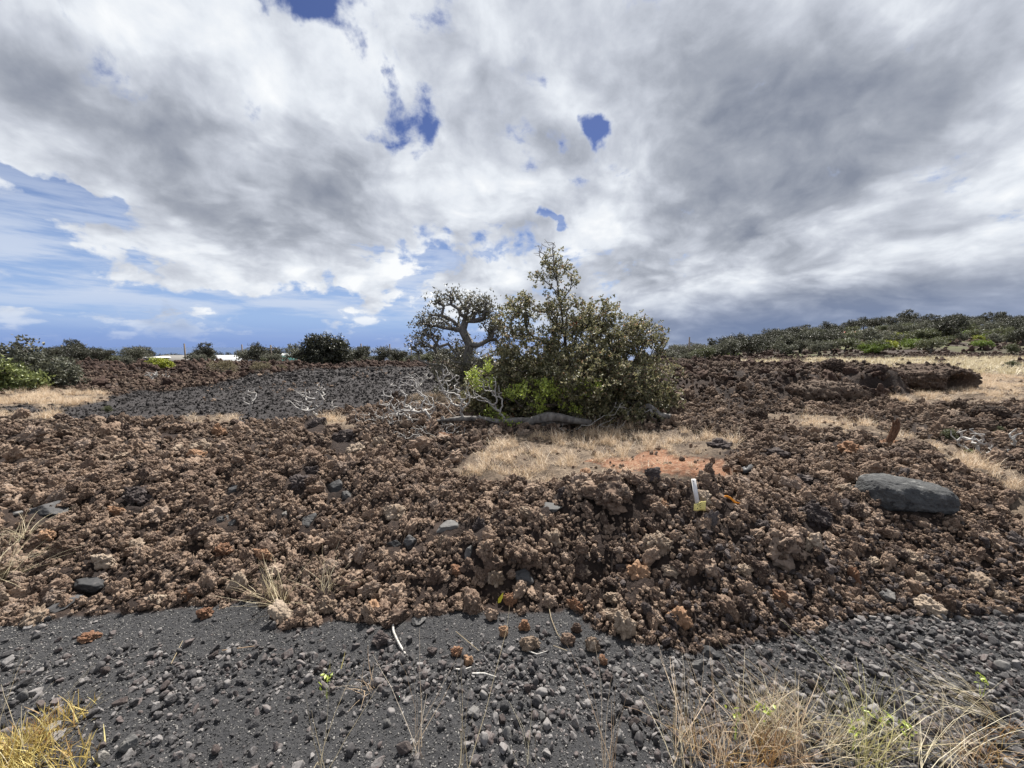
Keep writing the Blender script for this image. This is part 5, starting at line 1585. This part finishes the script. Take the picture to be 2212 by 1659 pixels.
for (kd, cx, by, w, nm, lab, cat) in SP:
    Y = pyat(cx, by)
    place_px(kd, cx, min(Y, 60), w, nm, lab, cat)
place_px('dark1', 555, 48, 62, 'ohia_tree', 'dark spreading tree between the white-roofed house and the round tree', 'tree')
place_px('dark3', 2068, 85, 40, 'palm_tree', 'tall dark flat-topped tree on the right skyline', 'tree', None, 1.15)

r5 = random.Random(9)
LMT = {'L': [(160, 'the left edge tree'), (330, 'the grey hipped-roof house'), (490, 'the white-roofed house'), (610, 'the turquoise house'), (705, 'the round dark tree'), (850, 'the gnarled ohia')],
       'R': [(1480, 'the bushy ohia'), (1580, 'the nearest utility pole'), (1700, 'the slope of poles'), (1800, 'the white-roofed hill house'), (1900, 'the bright green bushes'), (2010, 'the tall olive bush'), (2120, 'the flat green bush'), (2200, 'the frame edge')]}


def tlabel(side, cx, kind, row):
    d = min(LMT[side], key=lambda t: abs(t[0] - cx))
    pos = 'behind' if abs(d[0] - cx) < 18 else ('left of' if cx < d[0] else 'right of')
    col_ = {'dark': 'dark', 'grey': 'grey-green', 'gree': 'bright green', 'oliv': 'olive', 'yell': 'yellow-green', 'bare': 'bare grey', 'tan': 'tan'}[kind[:4]]
    thing = 'tree' if kind[:4] in ('dark', 'grey', 'bare') else 'bush'
    return uniq(f'%s {col_} {thing}', f'{pos} {d[1]}, {row}', ['broad', 'low', 'rounded', 'tall', 'ragged', 'dense', 'slender', 'open', 'flat-topped', 'leaning', 'small', 'stout'])


# left and middle skyline
for i in range(270):
    cx = 90 + 1380 * (i + r5.random()) / 200 if i < 200 else r5.uniform(90, 1010)
    Y = r5.uniform(48, 130)
    kd = r5.choice(['dark1', 'dark2', 'dark3', 'grey1', 'grey2', 'dark1', 'dark2', 'olive1', 'bare' if r5.random() < .3 else 'grey1'])
    if 300 < cx < 425 and Y < 95: Y = r5.uniform(105, 140)
    if 455 < cx < 525 and Y < 120: Y = r5.uniform(150, 175)
    if 600 < cx < 640 and Y < 125: Y = r5.uniform(150, 170)
    hs = r5.uniform(.6, 1.05) * (.62 + Y / 190)
    if 1015 < cx < 1415: continue
    d = pix_dir(cx * .463, 350)
    place(kd, d[0] / d[1] * Y, Y, hs * 1.05, 'skyline_tree', tlabel('L', cx, kd, 'on the skyline' if Y > 90 else 'below the skyline'), 'tree', 'trees of the left and middle skyline', r5.uniform(.75, 1.0))
# right slope
for i in range(205):
    cx = 1440 + (2290 - 1440) * (i + r5.random()) / 165 if i < 165 else r5.uniform(1650, 2260)
    top_ = i % 3 == 0
    Y = r5.uniform(125, 185) if top_ else r5.choice((r5.uniform(48, 75), r5.uniform(60, 125)))
    if top_: kd = r5.choice(['dark1', 'dark2', 'dark3', 'dark2'])
    elif cx > 1820: kd = r5.choice(['green1', 'olive1', 'olive2', 'dark1', 'green2', 'grey1', 'olive1', 'yellow', 'grey2'])
    else: kd = r5.choice(['dark1', 'dark2', 'grey1', 'grey2', 'dark2', 'grey1', 'olive1', 'green1'])
    if 1440 < cx < 1500 and Y < 60: Y = 80
    if cx > 1950 and Y < 55: Y = r5.uniform(58, 110)
    hs = r5.uniform(.8, 1.4) * (.62 + Y / 230)
    d = pix_dir(cx * .463, 350)
    nm = 'slope_tree' if kd[:4] in ('dark', 'grey') else 'slope_bush'
    place(kd, d[0] / d[1] * Y, Y, hs, nm, tlabel('R', cx, kd, 'on the crest' if top_ else 'on the slope'), 'tree' if nm == 'slope_tree' else 'bush', 'trees of the right slope' if nm == 'slope_tree' else 'bushes of the right slope', r5.uniform(.8, 1.05))

# utility poles
wood = plain('pole_wood', (.16, .13, .11), .8)
for j, (cx, ty, by, arm, lab) in enumerate([
    (134, 745, 775, 0, 'thin pole just right of the left edge tree'), (295 + 10, 751, 775, 0, 'pole behind the dark tree left of the grey house'), (399, 742, 772, 0, 'pole behind the grey hipped-roof house'), (523, 744, 770, 0, 'pole between the two houses'),
    (585, 745, 770, 1, 'crossarm pole left of the turquoise house'), (780, 742, 765, 0, 'pole right of the round dark tree'), (842, 743, 765, 0, 'second pole right of the round dark tree'), (888, 744, 765, 0, 'pole left of the gnarled ohia'),
    (1567, 735, 758, 1, 'crossarm utility pole right of the bushy ohia'), (1628, 733, 752, 0, 'bare pole in the trees on the slope'), (1660, 734, 754, 0, 'pole behind a grey bush on the slope'), (1795, 730, 752, 0, 'tall pole left of the hill house'),
    (1488, 728, 748, 0, 'thin pole right behind the ohia crown')]):
    Y = 70 + 6 * (j % 4) if j < 8 else 75
    d = pix_dir(cx * .463, 350); x = d[0] / d[1] * Y
    zt = CAM_H + pix_dir(cx * .463, ty * .463)[2] / pix_dir(cx * .463, ty * .463)[1] * Y
    g0 = H(x, Y); hgt = max(zt - g0, 2.5)
    root = empty('utility_pole', (x, Y, g0), lab, 'pole', 'utility poles')
    th = np.arange(8) / 8 * 2 * math.pi
    V = np.array([(math.cos(a) * .17, math.sin(a) * .17, -.5) for a in th] + [(math.cos(a) * .13, math.sin(a) * .13, hgt) for a in th] + [(0, 0, hgt)])
    Q = np.array([(k, (k + 1) % 8, 8 + (k + 1) % 8, 8 + k) for k in range(8)]); T = np.array([(8 + k, 8 + (k + 1) % 8, 16) for k in range(8)])
    obj('shaft', mesh_np('shaft', V, [Q, T], wood), root)
    if arm:
        V, Q = box(-1.1, 1.1, -.06, .06, hgt - .7, hgt - .56); obj('crossarm', mesh_np('crossarm', V, Q, wood), root)
        for a in (-.95, 0, .95):
            V, Q = box(a - .05, a + .05, -.05, .05, hgt - .56, hgt - .38); obj('insulator', mesh_np('insulator', V, Q, plain('insulator', (.5, .5, .48))), root)


# houses
def house(cx, Y, L, W, hw, hr, wallc, roofc, label, rotz=0., hip=0, roof_over=.4, top=0, porch=None, nwin=3):
    d = pix_dir(cx * .463, 350); x = d[0] / d[1] * Y; tz = pix_dir(cx * .463, top * .463); g = CAM_H + tz[2] / tz[1] * Y - hw - hr
    root = empty('house', (x, Y, g), label, 'house', None, rotz)
    wm = plain('house_wall', wallc, .7, .06, 2); rm = plain('house_roof', roofc, .5, .08, 2)
    V, Q = box(-L / 2, L / 2, -W / 2, W / 2, -1, hw)
    T = []
    if hip == 0:
        n = len(V); V = np.concatenate([V, [(-L / 2, 0, hw + hr * .96), (L / 2, 0, hw + hr * .96)]])
        T = np.array([(1, n, 3), (5, 7, n + 1)])
    obj('wall', mesh_np('wall', V, [Q, T] if len(T) else Q, wm), root)
    o = roof_over; th = .12
    rx = L / 2 + o; ry = W / 2 + o; zi = hw - o * hr / (W / 2)
    hx = rx - hip
    R_ = np.array([(-rx, -ry, zi), (rx, -ry, zi), (rx, ry, zi), (-rx, ry, zi), (-hx, 0, hw + hr), (hx, 0, hw + hr)])
    R2 = R_ + np.array((0, 0, th))
    V = np.concatenate([R_, R2])
    F4 = np.array([(6, 7, 11, 10), (8, 9, 10, 11), (0, 4, 5, 1), (2, 5, 4, 3), (0, 1, 7, 6), (2, 3, 9, 8), (0, 6, 9, 3), (1, 2, 8, 7)])
    F3 = np.array([(7, 8, 11), (9, 6, 10), (1, 5, 2), (3, 4, 0)])
    obj('roof', mesh_np('roof', V, [F4, F3], rm), root)
    fm = plain('window_frame', (.7, .7, .7)); gm = plain('window_glass', (.03, .04, .05), .15)
    for i in range(nwin):
        wx = -L / 2 + L * (i + .5) / nwin
        V, Q = box(wx - .6, wx + .6, -W / 2 - .05, -W / 2 - .003, hw * .42, hw * .82)
        wf = obj('window', mesh_np('window', V, Q, fm), root)
        V, Q = box(wx - .5, wx + .5, -W / 2 - .07, -W / 2 - .053, hw * .46, hw * .78)
        obj('pane', mesh_np('pane', V, Q, gm), wf)
    if porch:
        V, Q = box(porch[0], porch[1], -W / 2 - 2.4, -W / 2 - .1, hw * .72, hw * .77); obj('porch_roof', mesh_np('porch_roof', V, Q, rm), root)
        for px_ in np.linspace(porch[0] + .1, porch[1] - .1, 4):
            V, Q = box(px_ - .06, px_ + .06, -W / 2 - 2.35, -W / 2 - 2.23, -.5, hw * .719); obj('post', mesh_np('post', V, Q, fm), root)
    return root


house(492, 108, 9.0, 6, 2.4, 1.0, (.62, .64, .66), (.72, .73, .74), 'white house with a bright white gable roof on the left skyline', R(22), porch=(-4, 1), top=768)
house(378, 98, 13, 7, 2.2, 1.3, (.26, .24, .21), (.18, .17, .155), 'long low house with a grey hipped roof behind the yellow-green bush', R(4), hip=4, top=768, nwin=5)
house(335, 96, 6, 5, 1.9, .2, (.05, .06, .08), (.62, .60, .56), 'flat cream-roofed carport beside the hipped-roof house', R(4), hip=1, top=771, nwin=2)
house(622, 125, 5, 4, 2.3, .6, (.25, .55, .5), (.72, .74, .72), 'small turquoise house with a white roof left of the round tree', R(-20), top=764, nwin=2)
house(187, 120, 6, 4, 2.2, .7, (.45, .46, .45), (.50, .50, .48), 'small pale house among dark trees near the left edge tree', R(15), top=771, nwin=2)
house(1803, 110, 6, 4, 2.0, .7, (.45, .42, .38), (.72, .72, .70), 'white-roofed house half hidden by trees on the right slope', R(25), top=722, nwin=2)
house(1832, 140, 4, 4, 2.2, .9, (.5, .4, .35), (.50, .18, .13), 'red-roofed house just above the white-roofed hill house', R(10), top=716, nwin=2)
print('objects', len(bpy.data.objects))
